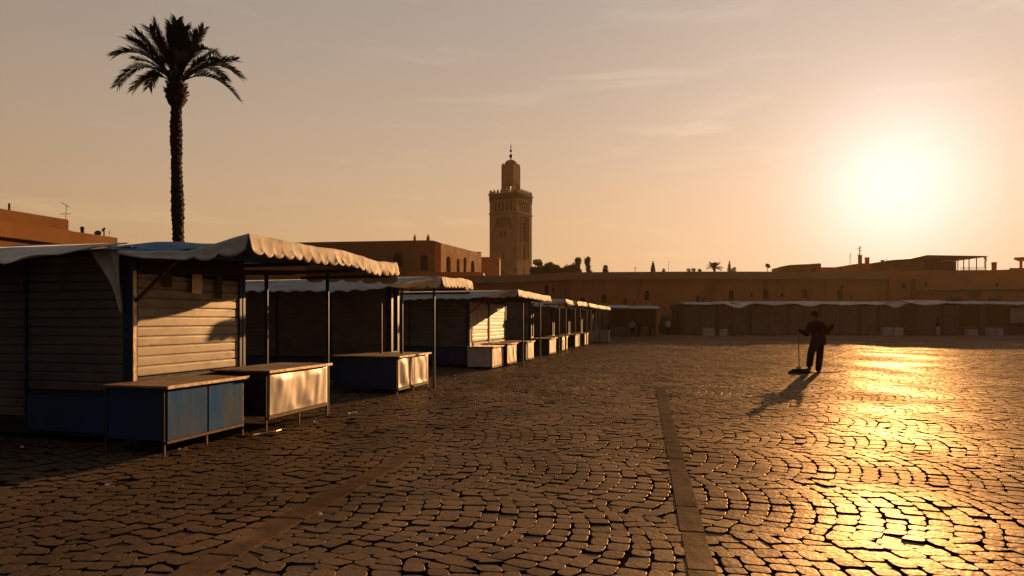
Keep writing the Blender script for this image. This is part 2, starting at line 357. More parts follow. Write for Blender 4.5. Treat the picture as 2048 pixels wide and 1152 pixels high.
STRIPS = [((1.236,4.33),(2.51,10.6),.19,13.5,'slab'), ((-1.83,4.63),(-1.387,6.63),.25,6.2,'slab_light')]
def strip_dist(x, y):
    d = np.full_like(x, 9.0)
    for (x0,y0),(x1,y1),wd,ln,mm in STRIPS:
        L_ = math.hypot(x1-x0, y1-y0); dx, dy = (x1-x0)/L_, (y1-y0)/L_
        dd = np.abs((x-x0)*dy - (y-y0)*dx) - wd/2; dd = np.where((x-x0)*dx + (y-y0)*dy > ln-2.6, 9.0, dd); d = np.minimum(d, dd)
    return d
def paving():
    P = 1.75
    def colx(i, u):
        ph = np.mod(u / P + .16*np.sin(i*.13) + .10*np.sin(i*.31+1) + .04*np.sin(i*1.7), 1.0)
        arc = .25 * np.sin(np.pi * ph) ** .8
        return .155*i + arc + .06*np.sin(u*.9+i*.21) + .05*np.sin(u*.37 - i*.05)
    quads = []
    for i in range(-152, 310):
        u = 1.0 + random.random()*.2
        us = [u]
        while u < STONE_END + 14: u += random.uniform(.10, .168); us.append(u)
        us = np.array(us); u0, u1 = us[:-1], us[1:]
        sk = lambda uu: -(colx(i, uu+.02)-colx(i, uu-.02))/.04*.155*.55
        xl0, xl1 = colx(i,u0), colx(i,u1); xr0, xr1 = colx(i+1,u0), colx(i+1,u1)
        s0 = np.clip(sk(u0), -.09, .09); s1 = np.clip(sk(u1), -.09, .09)
        q = np.stack([np.stack([xl0,u0],-1), np.stack([xr0,u0+s0],-1), np.stack([xr1,u1+s1],-1), np.stack([xl1,u1],-1)], 1)
        quads.append(q)
    q = np.concatenate(quads)
    q = q + np.random.uniform(-.013, .013, q.shape)
    w_ = np.stack([q[...,0]*CA + q[...,1]*SA, -q[...,0]*SA + q[...,1]*CA], -1)      # world x, y
    c = w_.mean(1)
    keep = (c[:,1] > 1.6) & (c[:,1] < STONE_END-.1) & (c[:,0] > -.86*c[:,1]-2.0) & (c[:,0] < .86*c[:,1]+2.0)
    keep &= strip_dist(c[:,0], c[:,1]) > -.065
    w_, c = w_[keep], c[keep]
    # keep stones clear of the slabs
    gap = np.where(c[:,1] < 10, np.random.uniform(.91, .962, len(c)), np.random.uniform(.92, .97, len(c)))[:,None,None]; 
    w_ = c[:,None] + (w_ - c[:,None]) * gap
    near = c[:,1] < 12.0
    V, Fc, T, base = [], [], [], 0
    loops, totals, mats = [], [], []
    def emit(w_, c, k, fine):
        nonlocal base
        n = len(c)
        if fine:                                              # rounded outline: three points per corner
            pts = []
            for j in range(4):
                p, a, b = w_[:,j], w_[:,j-1], w_[:,(j+1)%4]
                r = np.random.uniform(.14,.34,(n,1))
                e0, e1 = p + (a-p)*r, p + (b-p)*r
                pts += [e0, p*.42 + (e0+e1)*.29, e1]
            ring = np.stack(pts, 1)
        else:
            pts = []
            for j in range(4):
                p, a, b = w_[:,j], w_[:,j-1], w_[:,(j+1)%4]
                pts += [p + (a-p)*.2, p + (b-p)*.2]
            ring = np.stack(pts, 1)
        m = ring.shape[1]; d = ring - c[:,None]
        tilt = np.random.normal(0, .016, (n,2)); dz = np.random.normal(0, .0035, (n,1)); dz[strip_dist(c[:,0], c[:,1]) < .07] -= .007
        def lay(sc, z): 
            xy = c[:,None] + d*sc; zz = z + dz + (d*sc*tilt[:,None]).sum(-1)
            return np.concatenate([xy, zz[...,None]], -1)
        rings = [lay(1.0, -.045), lay(1.0, -.006), lay(.980, -.0015), lay(.93, .0)] if fine else [lay(1.0,-.045), lay(.985,-.003), lay(.93, 0.0)]
        R = len(rings); cen = np.concatenate([c, .001 + dz], -1)[:,None]
        allv = np.concatenate(rings + [cen], 1); K = allv.shape[1]
        V.append(allv.reshape(-1,3)); tv = np.repeat(np.random.rand(n)[:,None], K, 1); tv[:,:2*m] = -.9; T.append(tv.reshape(-1))
        fl = []
        for r in range(R-1):
            for j in range(m):
                j2 = (j+1)%m; fl.append((r*m+j, r*m+j2, (r+1)*m+j2, (r+1)*m+j))
        tl = [((R-1)*m+j, (R-1)*m+(j+1)%m, K-1) for j in range(m)]
        off = base + np.arange(n)[:,None]*K
        fa = np.array(fl).reshape(1,-1) + off; ta = np.array(tl).reshape(1,-1) + off
        loops.append(fa.reshape(-1)); totals.append(np.full(n*len(fl), 4)); mats.append(np.tile((np.arange(len(fl)) < (2 if fine else 1)*m).astype(int), n))
        loops.append(ta.reshape(-1)); totals.append(np.full(n*len(tl), 3)); mats.append(np.zeros(n*len(tl), int))
        base += n*K
    emit(w_[near], c[near], None, True); emit(w_[~near], c[~near], None, False)
    V = np.concatenate(V).astype(np.float32); lp = np.concatenate(loops).astype(np.int32); tt = np.concatenate(totals).astype(np.int32)
    me = bpy.data.meshes.new('cobblestone_paving'); me.vertices.add(len(V)); me.vertices.foreach_set('co', V.ravel())
    me.loops.add(len(lp)); me.loops.foreach_set('vertex_index', lp)
    st = np.concatenate([[0], np.cumsum(tt)[:-1]]).astype(np.int32)
    me.polygons.add(len(tt)); me.polygons.foreach_set('loop_start', st); me.polygons.foreach_set('loop_total', tt)
    me.polygons.foreach_set('use_smooth', tt == 4); me.update(calc_edges=True); me.validate()
    a = me.attributes.new('tone', 'FLOAT', 'POINT'); a.data.foreach_set('value', np.concatenate(T).astype(np.float32))
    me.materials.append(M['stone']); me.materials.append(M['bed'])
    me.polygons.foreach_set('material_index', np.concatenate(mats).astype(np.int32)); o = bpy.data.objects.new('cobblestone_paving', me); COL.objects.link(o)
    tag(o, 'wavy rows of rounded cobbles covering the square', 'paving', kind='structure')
paving()
for (x0,y0),(x1,y1),wd,ln,mm in STRIPS:                              # flat slab strips running down the square
    L_ = math.hypot(x1-x0, y1-y0); d = V3(((x1-x0)/L_, (y1-y0)/L_, 0)); n_ = V3((d.y,-d.x,0)); p0 = V3((x0,y0,0)) - d*2.6
    mb = MB(); t = 0
    while t < ln - .3:
        l_ = min(random.uniform(.55,1.3), ln - t); a = p0 + d*t; b = p0 + d*(t+l_-.012); z = random.uniform(.001,.005); h = n_*wd/2*random.uniform(.93,1.0); a = a + n_*random.uniform(-.006,.006)
        mb.hexa([a-h+V3((0,0,-.045)), a+h+V3((0,0,-.045)), b+h+V3((0,0,-.045)), b-h+V3((0,0,-.045))], [a-h+V3((0,0,z)), a+h+V3((0,0,z)), b+h+V3((0,0,z)), b-h+V3((0,0,z))]); t += l_
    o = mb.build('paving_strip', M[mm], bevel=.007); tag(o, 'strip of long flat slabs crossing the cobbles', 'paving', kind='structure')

# ------------------------------------------------------------------ market stalls  (local x = towards the square, y = along the row)
def ribs(mb, p, axis, wd, z0, z1, nrm, pitch=.13, dep=.017):
    p, axis, nrm = V3(p), V3(axis), V3(nrm); prof = []; z = z0
    while z < z1 - .02:
        t = min(z + pitch, z1); k = t - z; jit = random.uniform(-.003,.003)
        prof += [(0.001, z), (dep*.85+jit, z+k*.05), (dep+jit, z+k*.12), (dep*1.0+jit, z+k*.80), (dep*.8, z+k*.9), (.001, z+k*.93)]; z = t
    prof += [(0.002, z1), (-.012, z1), (-.012, z0)]
    return mb.prism([p + nrm*a + V3((0,0,z)) for a, z in prof], axis * wd)
def wob(p, s, a): return mnoise.noise(V3(p) * s) * a
def valance(mb, p, q, drop, out, n_sc, amp=.05, dropend=None, wave=.02, seed=0.0, zf=None):
    p, q, out = V3(p), V3(q), V3(out); Lg = (q-p).length; nu = n_sc*8; nv = 5; P = []
    dropend = drop if dropend is None else dropend
    for i in range(nu+1):
        t = i/nu; s_ = abs(math.sin(math.pi*t*n_sc)); dr = drop + (dropend-drop)*t
        c = p.lerp(q, t); col = []
        if zf: c.z = zf(c.x, c.y) + .002
        for j in range(nv+1):
            k = j/nv; dd = (dr - amp + amp*s_**.6)*k
            o = wob((t*Lg*2.2, k*1.5+seed, 3.1), 1.3, wave*2*k) + wob((t*Lg*9, k*3, seed), 1.0, .012*k) + .05*k
            col.append(c + out*o + V3((0,0,-dd + wob((t*Lg*1.5, seed, 9), 1, .02)*k)))
        P.append(col)
    return mb.sheet(P, -out*.006)
def roof_sheet(mb, x0, x1, y0, y1, hf, nx=18, ny=24, th=.012):
    P = [[V3((x0+(x1-x0)*i/nx, y0+(y1-y0)*j/ny, hf(x0+(x1-x0)*i/nx, y0+(y1-y0)*j/ny))) for j in range(ny+1)] for i in range(nx+1)]
    return mb.sheet(P, (0,0,-th))
def side_canopy(mb, xl, xr, y, h, proj, drop, taper, n_sc=6, amp=.06, seed=0.0, rise=0.0):
    nu, nv = 70, 8; P = []
    for i in range(nu+1):
        x = xl + (xr-xl)*i/nu; t = min(1.0, (xr-x)/taper); t = .06 + .94*t*t*(3-2*t); col = []
        for j in range(nv+1):
            k = j/nv; sc = abs(math.sin((x-xl)*math.pi/.36+seed))**.7*amp*t if j == nv else 0
            sag = math.sin(k*math.pi)*-.03*t
            col.append(V3((x, y - proj*t*k, h - rise*(xr-x)/(xr-xl) - drop*t*k - (amp*t if j==nv else 0) + sc + sag + wob((x*1.6,k*1.4,seed),1.2,.05*t*k) + wob((x*5,k*3,seed),1.,.018*k))))
        P.append(col)
    return mb.sheet(P, (0,0,-.008))

def make_stall(u0, u1, vf, D, label, sides, roof, front_sh, front_mat='shutter_grey', h=2.5, base=.66, roof_mat='grey_tarp', canopy=None,
               posts=(), braces=True, side_base=True, seed=0.0, n_sc=12, sil=False, ridge=.03, fardrop=.2):
    Ls = u1 - u0
    r = thing('market_stall', label, 'market stall', row(vf, u0), -A, 'market stalls in a row along the square')
    ht = 2.16                                                 # top of the shutters
    MB().box(-D+.05, -.05, .05, Ls-.05, .08, h-.06).build('wall', M['dark'], r)
    for (x, y) in ((-.05,.05),(-.05,Ls-.05)):
        MB().box(x-.055, x+.055, y-.055, y+.055, -.03, h-.04).build('post', M['frame_blue'], r, bevel=.006)
    MB().box(-D-.055+.05, -D+.055+.05, -.005, .105, -.03, h-.04).build('post', M['frame_blue'], r, bevel=.006)
    # near side (faces the camera): shutters over a painted base
    x = -.115
    for k, (wd, low, mname) in enumerate(sides):
        xa, xb = x - wd, x
        ribs(MB(), (xa+.02, .035, 0), (1,0,0), wd-.04, low, ht+.2, (0,-1,0), .115).build('shutter', M[mname], r)
        rail = MB().box(xa-.018, xa+.018, -.012, .045, .1, ht+.2); rail.build('shutter_rail', M['frame_blue'], r)
        MB().box(xa+.03, xb-.03, -.006, .03, low-.06, low-.004).build('shutter_bar', M['iron'], r, bevel=.004)
        if low > .4:
            MB().box(xa+.02, xb-.02, -.004, .04, .13, low-.065).build('base_panel', M['navy'], r, bevel=.006)
        x = xa
    MB().box(x, -.11, -.008, .045, ht+.205, h-.05).build('header', M['dark'], r)
    # front (faces the square)
    for (ya, yb) in front_sh:
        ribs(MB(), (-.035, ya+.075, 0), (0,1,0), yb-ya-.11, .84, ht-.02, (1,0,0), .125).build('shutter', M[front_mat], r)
        MB().box(-.045, .012, yb-.03, yb+.03, .1, ht+.1).build('shutter_rail', M['frame_blue'] if not sil else M['trim'], r, bevel=.004)
        MB().box(-.045, .02, ya+.012, ya+.07, .1, ht).build('shutter_rail', M['trim'], r, bevel=.004)
    MB().box(-.045, .0, .11, Ls-.11, .12, .80).build('base_panel', M['navy'], r)
    MB().box(-.045, .03, .11, Ls-.11, ht+.02, h-.07).build('header', M['dark'], r)
    # roof
    ra, rb, rf = roof                                         # along the row from, to; forward overhang
    def hf(x, y):
        e = max(0.0, min(1.0, (ra + .85 - y)/.85)); f = max(0.0, 1 - max(x,0)/rf) if rf > 0 else 1
        return h + ridge*(1 if x < 0 else 1-.6*x/rf) - (.10+ridge)*e*min(1, f*2.2) + wob((x*1.1,y*.8,seed),1,.05) + wob((x*4,y*4,seed),1,.012)
    roof_sheet(MB(), -D, rf, ra, rb, hf).build('roof_canvas', M[roof_mat], r, smooth=True)
    valance(MB(), (rf, ra, hf(rf,ra)), (rf, rb, hf(rf,rb)), .235, (1,0,0), n_sc, seed=seed, zf=hf).build('valance', M['white_tarp'], r, smooth=True)
    valance(MB(), (rf, ra-.004, hf(rf,ra)+.004), (rf*.62, ra-.004, hf(rf*.62,ra)+.004), .24, (0,-1,0), 2, dropend=.17, amp=.06, seed=seed+4, zf=hf).build('valance', M['white_tarp'], r, smooth=True)
    valance(MB(), (rf*.62, ra-.004, hf(rf*.62,ra)+.004), (-.02, ra-.004, hf(-.02,ra)+.004), .125, (0,-1,0), 1, dropend=.07, amp=.012, seed=seed+4, zf=hf).build('valance', M['white_tarp'], r, smooth=True)
    valance(MB(), (rf, rb+.004, hf(rf,rb)), (-.02, rb+.004, hf(0,rb)), fardrop, (0,1,0), 5, seed=seed+7, zf=hf).build('valance', M['white_tarp'], r, smooth=True)
    for k in range(max(2, int((rb-ra)/.95))):
        y = ra + .12 + (rb-ra-.24)*k/(max(2, int((rb-ra)/.95))-1)
        MB().bar((-.02, y, h-.20), (rf-.06, y, h-.19), .04, .05).build('rafter', M['rust'], r)
    MB().bar((rf-.08, ra+.05, h-.17), (rf-.08, rb-.05, h-.17), .04).build('roof_rail', M['rust'], r)
    if canopy:
        cm, xl, xr, pj, dp, tp, rise = canopy
        side_canopy(MB(), xl, xr, -.02 if xr < .3 else ra, h+.005, pj, dp, tp, seed=seed, rise=rise).build('side_canopy', M[cm], r, smooth=True)
    if braces:
        MB().bar((.01,.06,1.78), (.62,.06,h-.22), .035).build('brace', M['rust'], r)
        MB().bar((.0,.1,h-.34), (1.0,Ls-.2,h-.25), .05,.07).build('awning_arm', M['rust'], r)
    for (x, y, z0, rr) in posts:
        MB().tube([(x,y,z0),(x,y,h-.18)], rr, 10).build('awning_post', M['frame_blue'], r, smooth=False)
    return r

u1_ = 6.58
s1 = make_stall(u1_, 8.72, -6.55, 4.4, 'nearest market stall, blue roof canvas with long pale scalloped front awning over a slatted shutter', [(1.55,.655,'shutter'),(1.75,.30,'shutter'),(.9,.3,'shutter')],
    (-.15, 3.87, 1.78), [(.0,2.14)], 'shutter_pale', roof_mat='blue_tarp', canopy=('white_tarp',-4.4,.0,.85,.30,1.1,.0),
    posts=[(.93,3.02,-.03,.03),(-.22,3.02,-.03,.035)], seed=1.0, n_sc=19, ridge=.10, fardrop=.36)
# hanging cloth at the corner of the nearest stall
P = []
for i in range(13):
    z = 2.42 - .78*i/12; k = i/12; wdt = .42*(1-k)**1.6 + .03
    P.append([V3((-.09 - wdt*j/8 - .02*math.sin(j*1.3), -.05 - .05*math.sin(j*.9+i*.2)*(1-k) - .03*(1-k), z + .05*math.sin(j/8*math.pi)*(1-k))) for j in range(9)])
MB().sheet(P, (0,.005,0)).build('drape', M['white_tarp'], s1, smooth=True)
for k, (xx, ww) in enumerate(((.018,.35),(.02,.5),(.016,.28))):    # bits hanging under the nearest roof
    MB().box(xx, xx+.012, .5+k*.5, .5+k*.5+ww*.4, 1.98-.06*k, 2.19).build('hanging_tag', M['trim' if k==1 else 'shade_cloth'], s1)

make_stall(14.25, 14.7, -6.65, 5.2, 'second market stall from the camera, grey sloping canopy and three dark shutters facing the camera', [(1.5,.66,'shutter_grey')]*3,
    (-.88, 1.25, 1.6), [], 'shutter_grey', canopy=('grey_tarp',-5.0,1.58,.85,.30,1.5,.02), posts=[(1.22,-.35,-.03,.028),(.62,-.78,-.03,.03),(.1,-.75,-.03,.03)], braces=False, seed=2.2, n_sc=9)
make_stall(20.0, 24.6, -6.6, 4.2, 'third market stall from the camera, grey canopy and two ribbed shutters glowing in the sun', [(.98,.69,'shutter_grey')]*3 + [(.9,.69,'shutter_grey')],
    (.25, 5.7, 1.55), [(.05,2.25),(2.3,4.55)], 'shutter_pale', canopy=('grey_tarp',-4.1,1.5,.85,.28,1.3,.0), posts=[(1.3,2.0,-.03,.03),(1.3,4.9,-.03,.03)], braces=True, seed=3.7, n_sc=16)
more = [(28.6,29.1,'fourth market stall from the camera, low grey canopy beside the sunlit shutters'),
        (33.2,33.7,'fifth market stall from the camera, narrow grey shutters in shade'),
        (37.6,38.1,'sixth market stall from the camera, small and grey near the row end'),
        (42.0,42.5,'seventh market stall from the camera, behind the last sunlit counters'),
        (46.8,47.4,'last and farthest market stall of the row on the left')]
for k, (a, b, lab) in enumerate(more):
    make_stall(a, b, -6.5+.1*k, 3.6, lab, [(1.1,.68,'shutter_grey'),(1.1,.68,'shutter_grey'),(1.0,.68,'shutter_grey')], (1.0 if k==0 else -.2, 3.0+.4*k if k<4 else 2.4, 1.4-.1*k),
        [], 'shutter_grey', canopy=('grey_tarp',-3.4,1.3-.1*k,.8,.26,1.0,.0), posts=[(1.2-.1*k,.4,-.03,.03),(1.2-.1*k,2.2,-.03,.03)], braces=False, seed=5+k*1.7, n_sc=8)

# ------------------------------------------------------------------ counters
def crumple(mb, x, y0, y1, z0, z1, amp, seed, nx=40, nz=22):
    P = []
    for i in range(nx+1):
        y = y0 + (y1-y0)*i/nx; col = []
        for j in range(nz+1):
            z = z0 + (z1-z0)*j/nz; e = min(1, 6*i/nx, 6*(nx-i)/nx, 6*j/nz, 6*(nz-j)/nz)
            d = wob((y*3.1 + z*.9, z*.7, seed),1.0,amp*1.5) + wob((y*8 - z*1.5, z*1.6, seed+5),1.0,amp*.4)
            col.append(V3((x + d*e, y, z)))
        P.append(col)
    return mb.sheet(P, (-.006,0,0))
def make_counter(u0, u1, v0, v1, h, front, n_pan, side, label, gap=.16, amp=.0, seed=0.0, top='top', legs=True):
    Lc, W = u1-u0, v1-v0
    r = thing('market_counter', label, 'counter', row(v1, u0), -A, 'counters in front of the market stalls')
    P = [[V3((-W-.01 + (W+.06)*i/10, -.05 + (Lc+.1)*j/14, h-.002 + wob((i*.4,j*.4,seed),1,.008))) for j in range(15)] for i in range(11)]
    t = MB().sheet(P, (0,0,-.026)).build('countertop', M[top], r)
    MB().box(.052, .062, -.05, Lc+.05, h-.034, h+.003).build('edging', M['trim'], t, bevel=.002)
    for k in range(n_pan):
        ya, yb = Lc*k/n_pan + .015, Lc*(k+1)/n_pan - .012
        if amp: crumple(MB(), 0.0, ya, yb, gap, h-.05, amp, seed+k*3.3).build('front_panel', M[front], r, smooth=True)
        else: MB().box(-.012, .002, ya, yb, gap, h-.05).build('front_panel', M[front], r, bevel=.003)
    MB().bar((0,0,gap-.018), (0,Lc,gap-.018), .03).build('rail', M['rust'], r)
    MB().box(-W, -.02, .0, .014, gap, h-.04).build('side_panel', M[side], r)
    MB().box(-W, -.02, Lc-.014, Lc, gap, h-.04).build('side_panel', M[side], r)
    MB().box(-W-.012, -W, .0, Lc, gap, h-.04).build('back_panel', M['dark'], r)
    MB().box(-W+.01, -.03, .02, Lc-.02, gap, gap+.02).build('shelf', M['dark'], r)
    for (x, y) in ((-.02,-.012),(-.02,Lc+.012),(-.02,Lc*.5),(-W,.0),(-W,Lc)):
        MB().bar((x,y,-.03),(x,y,h-.04), .024).build('leg', M['rust'], r)
    return r
make_counter(6.18, 7.52, -6.50, -5.66, .80, 'blue', 2, 'navy', 'blue painted counter with two worn front panels under the nearest awning', gap=.17, seed=1)
make_counter(7.92, 9.50, -6.46, -5.56, .845, 'silver', 1, 'dark', 'counter fronted by one crumpled silver sheet beside the blue counter', gap=.20, amp=.034, seed=2)
make_counter(12.45, 14.12, -7.15, -5.66, .80, 'silver', 2, 'navy', 'dark sided counter with two narrow silver front sheets before the second stall', gap=.12, amp=.025, seed=9)
make_counter(19.5, 20.85, -6.5, -5.68, .72, 'pale_panel', 1, 'crate', 'pale grey sided counter before the sunlit ribbed shutters', gap=.08, amp=.02, seed=12, top='trim')
make_counter(21.0, 22.3, -6.5, -5.60, .76, 'pale_panel', 1, 'dark', 'pale fronted counter just behind the grey sided one', gap=.1, amp=.02, seed=15)
make_counter(23.7, 25.0, -6.6, -5.58, .74, 'pale_panel', 1, 'dark', 'pale fronted counter with a black side past the sunlit shutters', gap=.08, amp=.02, seed=18)
make_counter(28.2, 29.9, -6.4, -5.58, .74, 'pale_panel', 1, 'dark', 'pale fronted counter before the fourth stall', gap=.08, amp=.02, seed=21)
make_counter(31.6, 33.2, -6.5, -5.62, .74, 'silver', 2, 'dark', 'counter with two separate silver sheets past the fourth stall', gap=.08, amp=.02, seed=24)
make_counter(35.6, 37.2, -6.5, -5.6, .74, 'pale_panel', 1, 'dark', 'small pale fronted counter second from the far end of the row', gap=.08, amp=.02, seed=27)
make_counter(38.8, 40.4, -6.5, -5.55, .76, 'pale_panel', 1, 'dark', 'farthest sunlit counter at the end of the row', gap=.08, amp=.02, seed=30)
make_counter(45.2, 46.2, -6.2, -4.8, .8, 'crate', 1, 'crate', 'dull grey counter in shade beyond the last sunlit one', gap=.05, seed=33, top='crate')

# ------------------------------------------------------------------ openings
def arch(cx, z0, w_, h, n=8, point=0.0):
    r = w_/2; pts = [(cx-r, z0), (cx+r, z0)]
    for k in range(n+1):
        t = math.pi*k/n; pts.append((cx + r*math.cos(t), z0 + h - r*(1+point) + r*(1+point)*math.sin(t)))
    return pts
def rect(cx, z0, w_, h): return [(cx-w_/2,z0),(cx+w_/2,z0),(cx+w_/2,z0+h),(cx-w_/2,z0+h)]
def pane(par, o, ax, nrm, poly, dep, m='recess', name='window'):
    o, ax, nrm = V3(o), V3(ax), V3(nrm)
    return MB().prism([o + ax*x + V3((0,0,1))*z - nrm*(dep-.02) for x, z in poly], -nrm*.06).build(name, M[m], par)
X1, Y1 = V3((1,0,0)), V3((0,1,0))

# ------------------------------------------------------------------ ochre building on the left, behind the stalls
vb = -27.5
lb = thing('ochre_building', 'ochre plastered flat roofed building behind the stalls on the left with a raised roof block', 'building', row(vb, -2), -A)
hb = 5.55
hol = [arch(y, .0 if k == 0 else 2.2, 1.0, 2.3 if k else 4.55-.0, 10, .2) for k, y in enumerate(())]
wins = [arch(10.3+2, 2.0, 1.5, 2.45, 10, .15), arch(22, 2.0, 1.3, 2.2, 10, .15), arch(4.2, 2.0, 1.5, 2.45, 10, .15)]
mb = MB().facade((0,0,0), (0,1,0), 28.6, hb, wins, .35, (1,0,0)); mb.add([(0,0,hb),(0,28.6,hb),(-9,28.6,hb),(-9,0,hb)], [(0,1,2,3)])
mb.add([(0,0,0),(0,0,hb),(-9,0,hb),(-9,0,0)], [(0,1,2,3)]); mb.add([(0,28.6,0),(0,28.6,hb),(-9,28.6,hb),(-9,28.6,0)], [(0,1,2,3)]); mb.add([(-9,0,0),(-9,28.6,0),(-9,28.6,hb),(-9,0,hb)], [(0,1,2,3)])
mb.build('wall', M['orange_plaster'], lb, fix=False)
for q in wins: pane(lb, (0,0,0), Y1, X1, q, .3)
MB().box(.0,.22,0,28.6,hb-.55,hb+.12).build('cornice', M['ochre_trim'], lb, bevel=.02)
MB().box(-6,-.35,0,26.4,hb+.0,hb+.72).build('roof_block', M['orange_plaster'], lb, bevel=.02)
MB().box(-.38,-.2,0,26.4,hb+.0,hb+.2).build('parapet', M['ochre_trim'], lb)
pp = MB().tube([(-1.0,24.1,hb+.5),(-1.0,24.1,hb+1.12)], .045, 10).build('chimney', M['iron'], lb)
def antenna(loc, hgt, label, arms, bent=True, r=.022, grp='rooftop antennas'):
    t = thing('antenna', label, 'antenna', loc, 0, grp)
    MB().tube([(0,0,0),(.02,0,hgt*.55),(.05,0,hgt)], r, 6).build('mast', M['iron'], t)
    for (z, L_, yaw, tilt) in arms:
        d = V3((math.cos(yaw), math.sin(yaw), tilt)).normalized()
        m_ = MB().tube([V3((.03,0,z))-d*L_*.5, V3((.03,0,z))+d*L_*.5], r*.8, 5)
        n2 = int(L_/.22)
        for k in range(n2):
            c = V3((.03,0,z)) + d*L_*(k/(max(n2-1,1))-.5); e = d.cross(V3((0,0,1))).normalized()*.16
            m_.tube([c-e, c+e], r*.5, 4)
        m_.build('aerial', M['iron'], t)
    return t
def dish(loc, rad, label, stand=.6, yaw=0.0, grp='satellite dishes'):
    t = thing('satellite_dish', label, 'satellite dish', loc, yaw, grp)
    MB().tube([(0,0,0),(0,0,stand)], .035, 6).build('stand', M['iron'], t)
    P = []; rot = Matrix.Rotation(math.radians(62), 3, 'X')
    mb = MB(); prof = [(rad*k/6, rad*.28*(k/6)**2) for k in range(7)]
    vs, fs = [], []
    for r_, z in prof:
        for k in range(18):
            a = 2*math.pi*k/18; vs.append(rot @ V3((max(r_,.01)*math.cos(a), max(r_,.01)*math.sin(a), z)) + V3((0,0,stand+rad*.5)))
    for i in range(6):
        for k in range(18): fs.append((i*18+k, i*18+(k+1)%18, (i+1)*18+(k+1)%18, (i+1)*18+k))
    n_ = len(vs); bk = rot @ V3((0,0,-.025))
    mb.add(vs, fs); mb.add([v+bk for v in vs], [f[::-1] for f in fs]); 
    mb.add(vs[-18:]+[v+bk for v in vs[-18:]], [(k,(k+1)%18,(k+1)%18+18,k+18) for k in range(18)])
    mb.build('reflector', M['dish'], t, smooth=True)
    c = V3((0,0,stand+rad*.5)); MB().tube([c + rot @ V3((0,-rad*.9,rad*.2)), c + rot @ V3((0,0,rad*.8))], .02, 5).build('feed_arm', M['iron'], t)
    return t
def onleft(px, dv=-.8):                                       # a spot on the left roof under photo column px
    X = (px-1024)/F; v = vb+dv; z = v/(X*CA - SA); return V3((X*z, z, hb+.1))
p = onleft(131); antenna(p, 1.38, 'tall thin aerial on the ochre roof beside the raised block', [(.95,.42,.2,.05),(1.36,.36,.9,-.45)], r=.016)
p = onleft(165); t = thing('water_tank', 'small dark tapered tank on the ochre roof', 'tank', p); MB().lathe([(.05,0),(.055,.14),(.085,.2),(.10,.44),(.08,.46)], n=14).build('drum', M['iron'], t)
p = onleft(196); dish(p, .16, 'dark round dish low on the ochre roof edge', .16, .3)
p = onleft(208); dish(p + V3((0,0,.0)), .12, 'dish on a tall stand at the end of the ochre roof', .42, -.5)
p = onleft(218); antenna(p, .52, 'short stick aerial beside the last dish on the ochre roof', [(.4,.1,.3,.9)], r=.012)
p = onleft(136, -.6); t = thing('roof_box', 'flat dark box lying on the ochre roof near the tall aerial', 'roof box', p); MB().box(-.05,.22,-.08,.12,0,.08).build('case', M['iron'], t, bevel=.02)

# ------------------------------------------------------------------ palm
PY = 26.0
pb = at(355, 640, PY); pb.z = 0
palm = thing('palm_tree', 'tall date palm with a full dark crown standing behind the nearest stall', 'palm tree', pb)
ht = at(355, 208, PY).z
rngp = random.Random(3)
prof = []; nz_ = 110; mb = MB(); vs, fs = [], []; nn = 20
for i in range(nz_+1):
    z = -.05 + (ht+.05)*i/nz_; r0 = .225 - .035*(i/nz_) + .03*math.sin(i*.21)*.5
    for k in range(nn):
        a = 2*math.pi*k/nn; rr = r0 + (.024 if (i*2+k*3) % 4 < 2 else -.014) + rngp.uniform(-.02,.03)
        vs.append((rr*math.cos(a) + .05*math.sin(z*.5), rr*math.sin(a), z + rngp.uniform(-.02,.02)))
for i in range(nz_):
    for k in range(nn): fs.append((i*nn+k, i*nn+(k+1)%nn, (i+1)*nn+(k+1)%nn, (i+1)*nn+k))
mb.add(vs, fs); fs2 = tuple(range(nz_*nn, (nz_+1)*nn)); mb.f.append(fs2)
mb.build('trunk', M['bark'], palm)
cb = V3((.05*math.sin(ht*.5), 0, ht))
mb = MB().lathe([(.18,-.15),(.30,.0),(.38,.25),(.36,.55),(.25,.85),(.16,1.2)], cb, 18)
for k in range(150):                                          # stubs of cut fronds
    a = rngp.uniform(0, 6.28); z = rngp.uniform(-.1,.85); r0 = .36*math.sin(min(1,(z+.25)/.9)*2.2)+.04
    d = V3((math.cos(a), math.sin(a), .75)).normalized(); p = cb + V3((math.cos(a)*r0*.85, math.sin(a)*r0*.85, z))
    mb.bar(p, p + d*rngp.uniform(.10,.19), .07, .03)
mb.build('boot_collar', M['bark'], palm)
def frond(base, tip, ctrl, nl=64, ll=.50):
    mb = MB(); pts = [((1-t)**2)*base + 2*(1-t)*t*ctrl + t*t*tip for t in [i/16 for i in range(17)]]
    mb.tube(pts, [.032*(1-i/17)+.006 for i in range(17)], 5)
    for i in range(nl):
        t = .24 + .76*i/(nl-1); p = ((1-t)**2)*base + 2*(1-t)*t*ctrl + t*t*tip
        d = (2*(1-t)*(ctrl-base) + 2*t*(tip-ctrl)).normalized(); sd = d.cross(V3((0,0,1)))
        sd = sd.normalized() if sd.length > .1 else V3((0,1,0)); up = sd.cross(d).normalized()
        Lf = ll*(.55+.45*math.sin(min(1,(t-.1)/.9)*2.6)) * rngp.uniform(.85,1.12)
        for s_ in (-1,1):
            for lay in ((.15,) if i % 2 else (.5,)):
                dirv = (d*(.75+.5*t) + sd*s_*rngp.uniform(.65,1.0) + up*lay*rngp.uniform(.5,1.1)).normalized()
                mid = p + dirv*Lf*.5; end = p + dirv*Lf + V3((0,0,-.07*Lf-.02)); wv = d.cross(dirv).normalized().cross(dirv)*.022
                mb.add([p-wv*.5, p+wv*.5, mid+wv, mid-wv, end], [(0,1,2,3),(3,2,4)])
    return mb
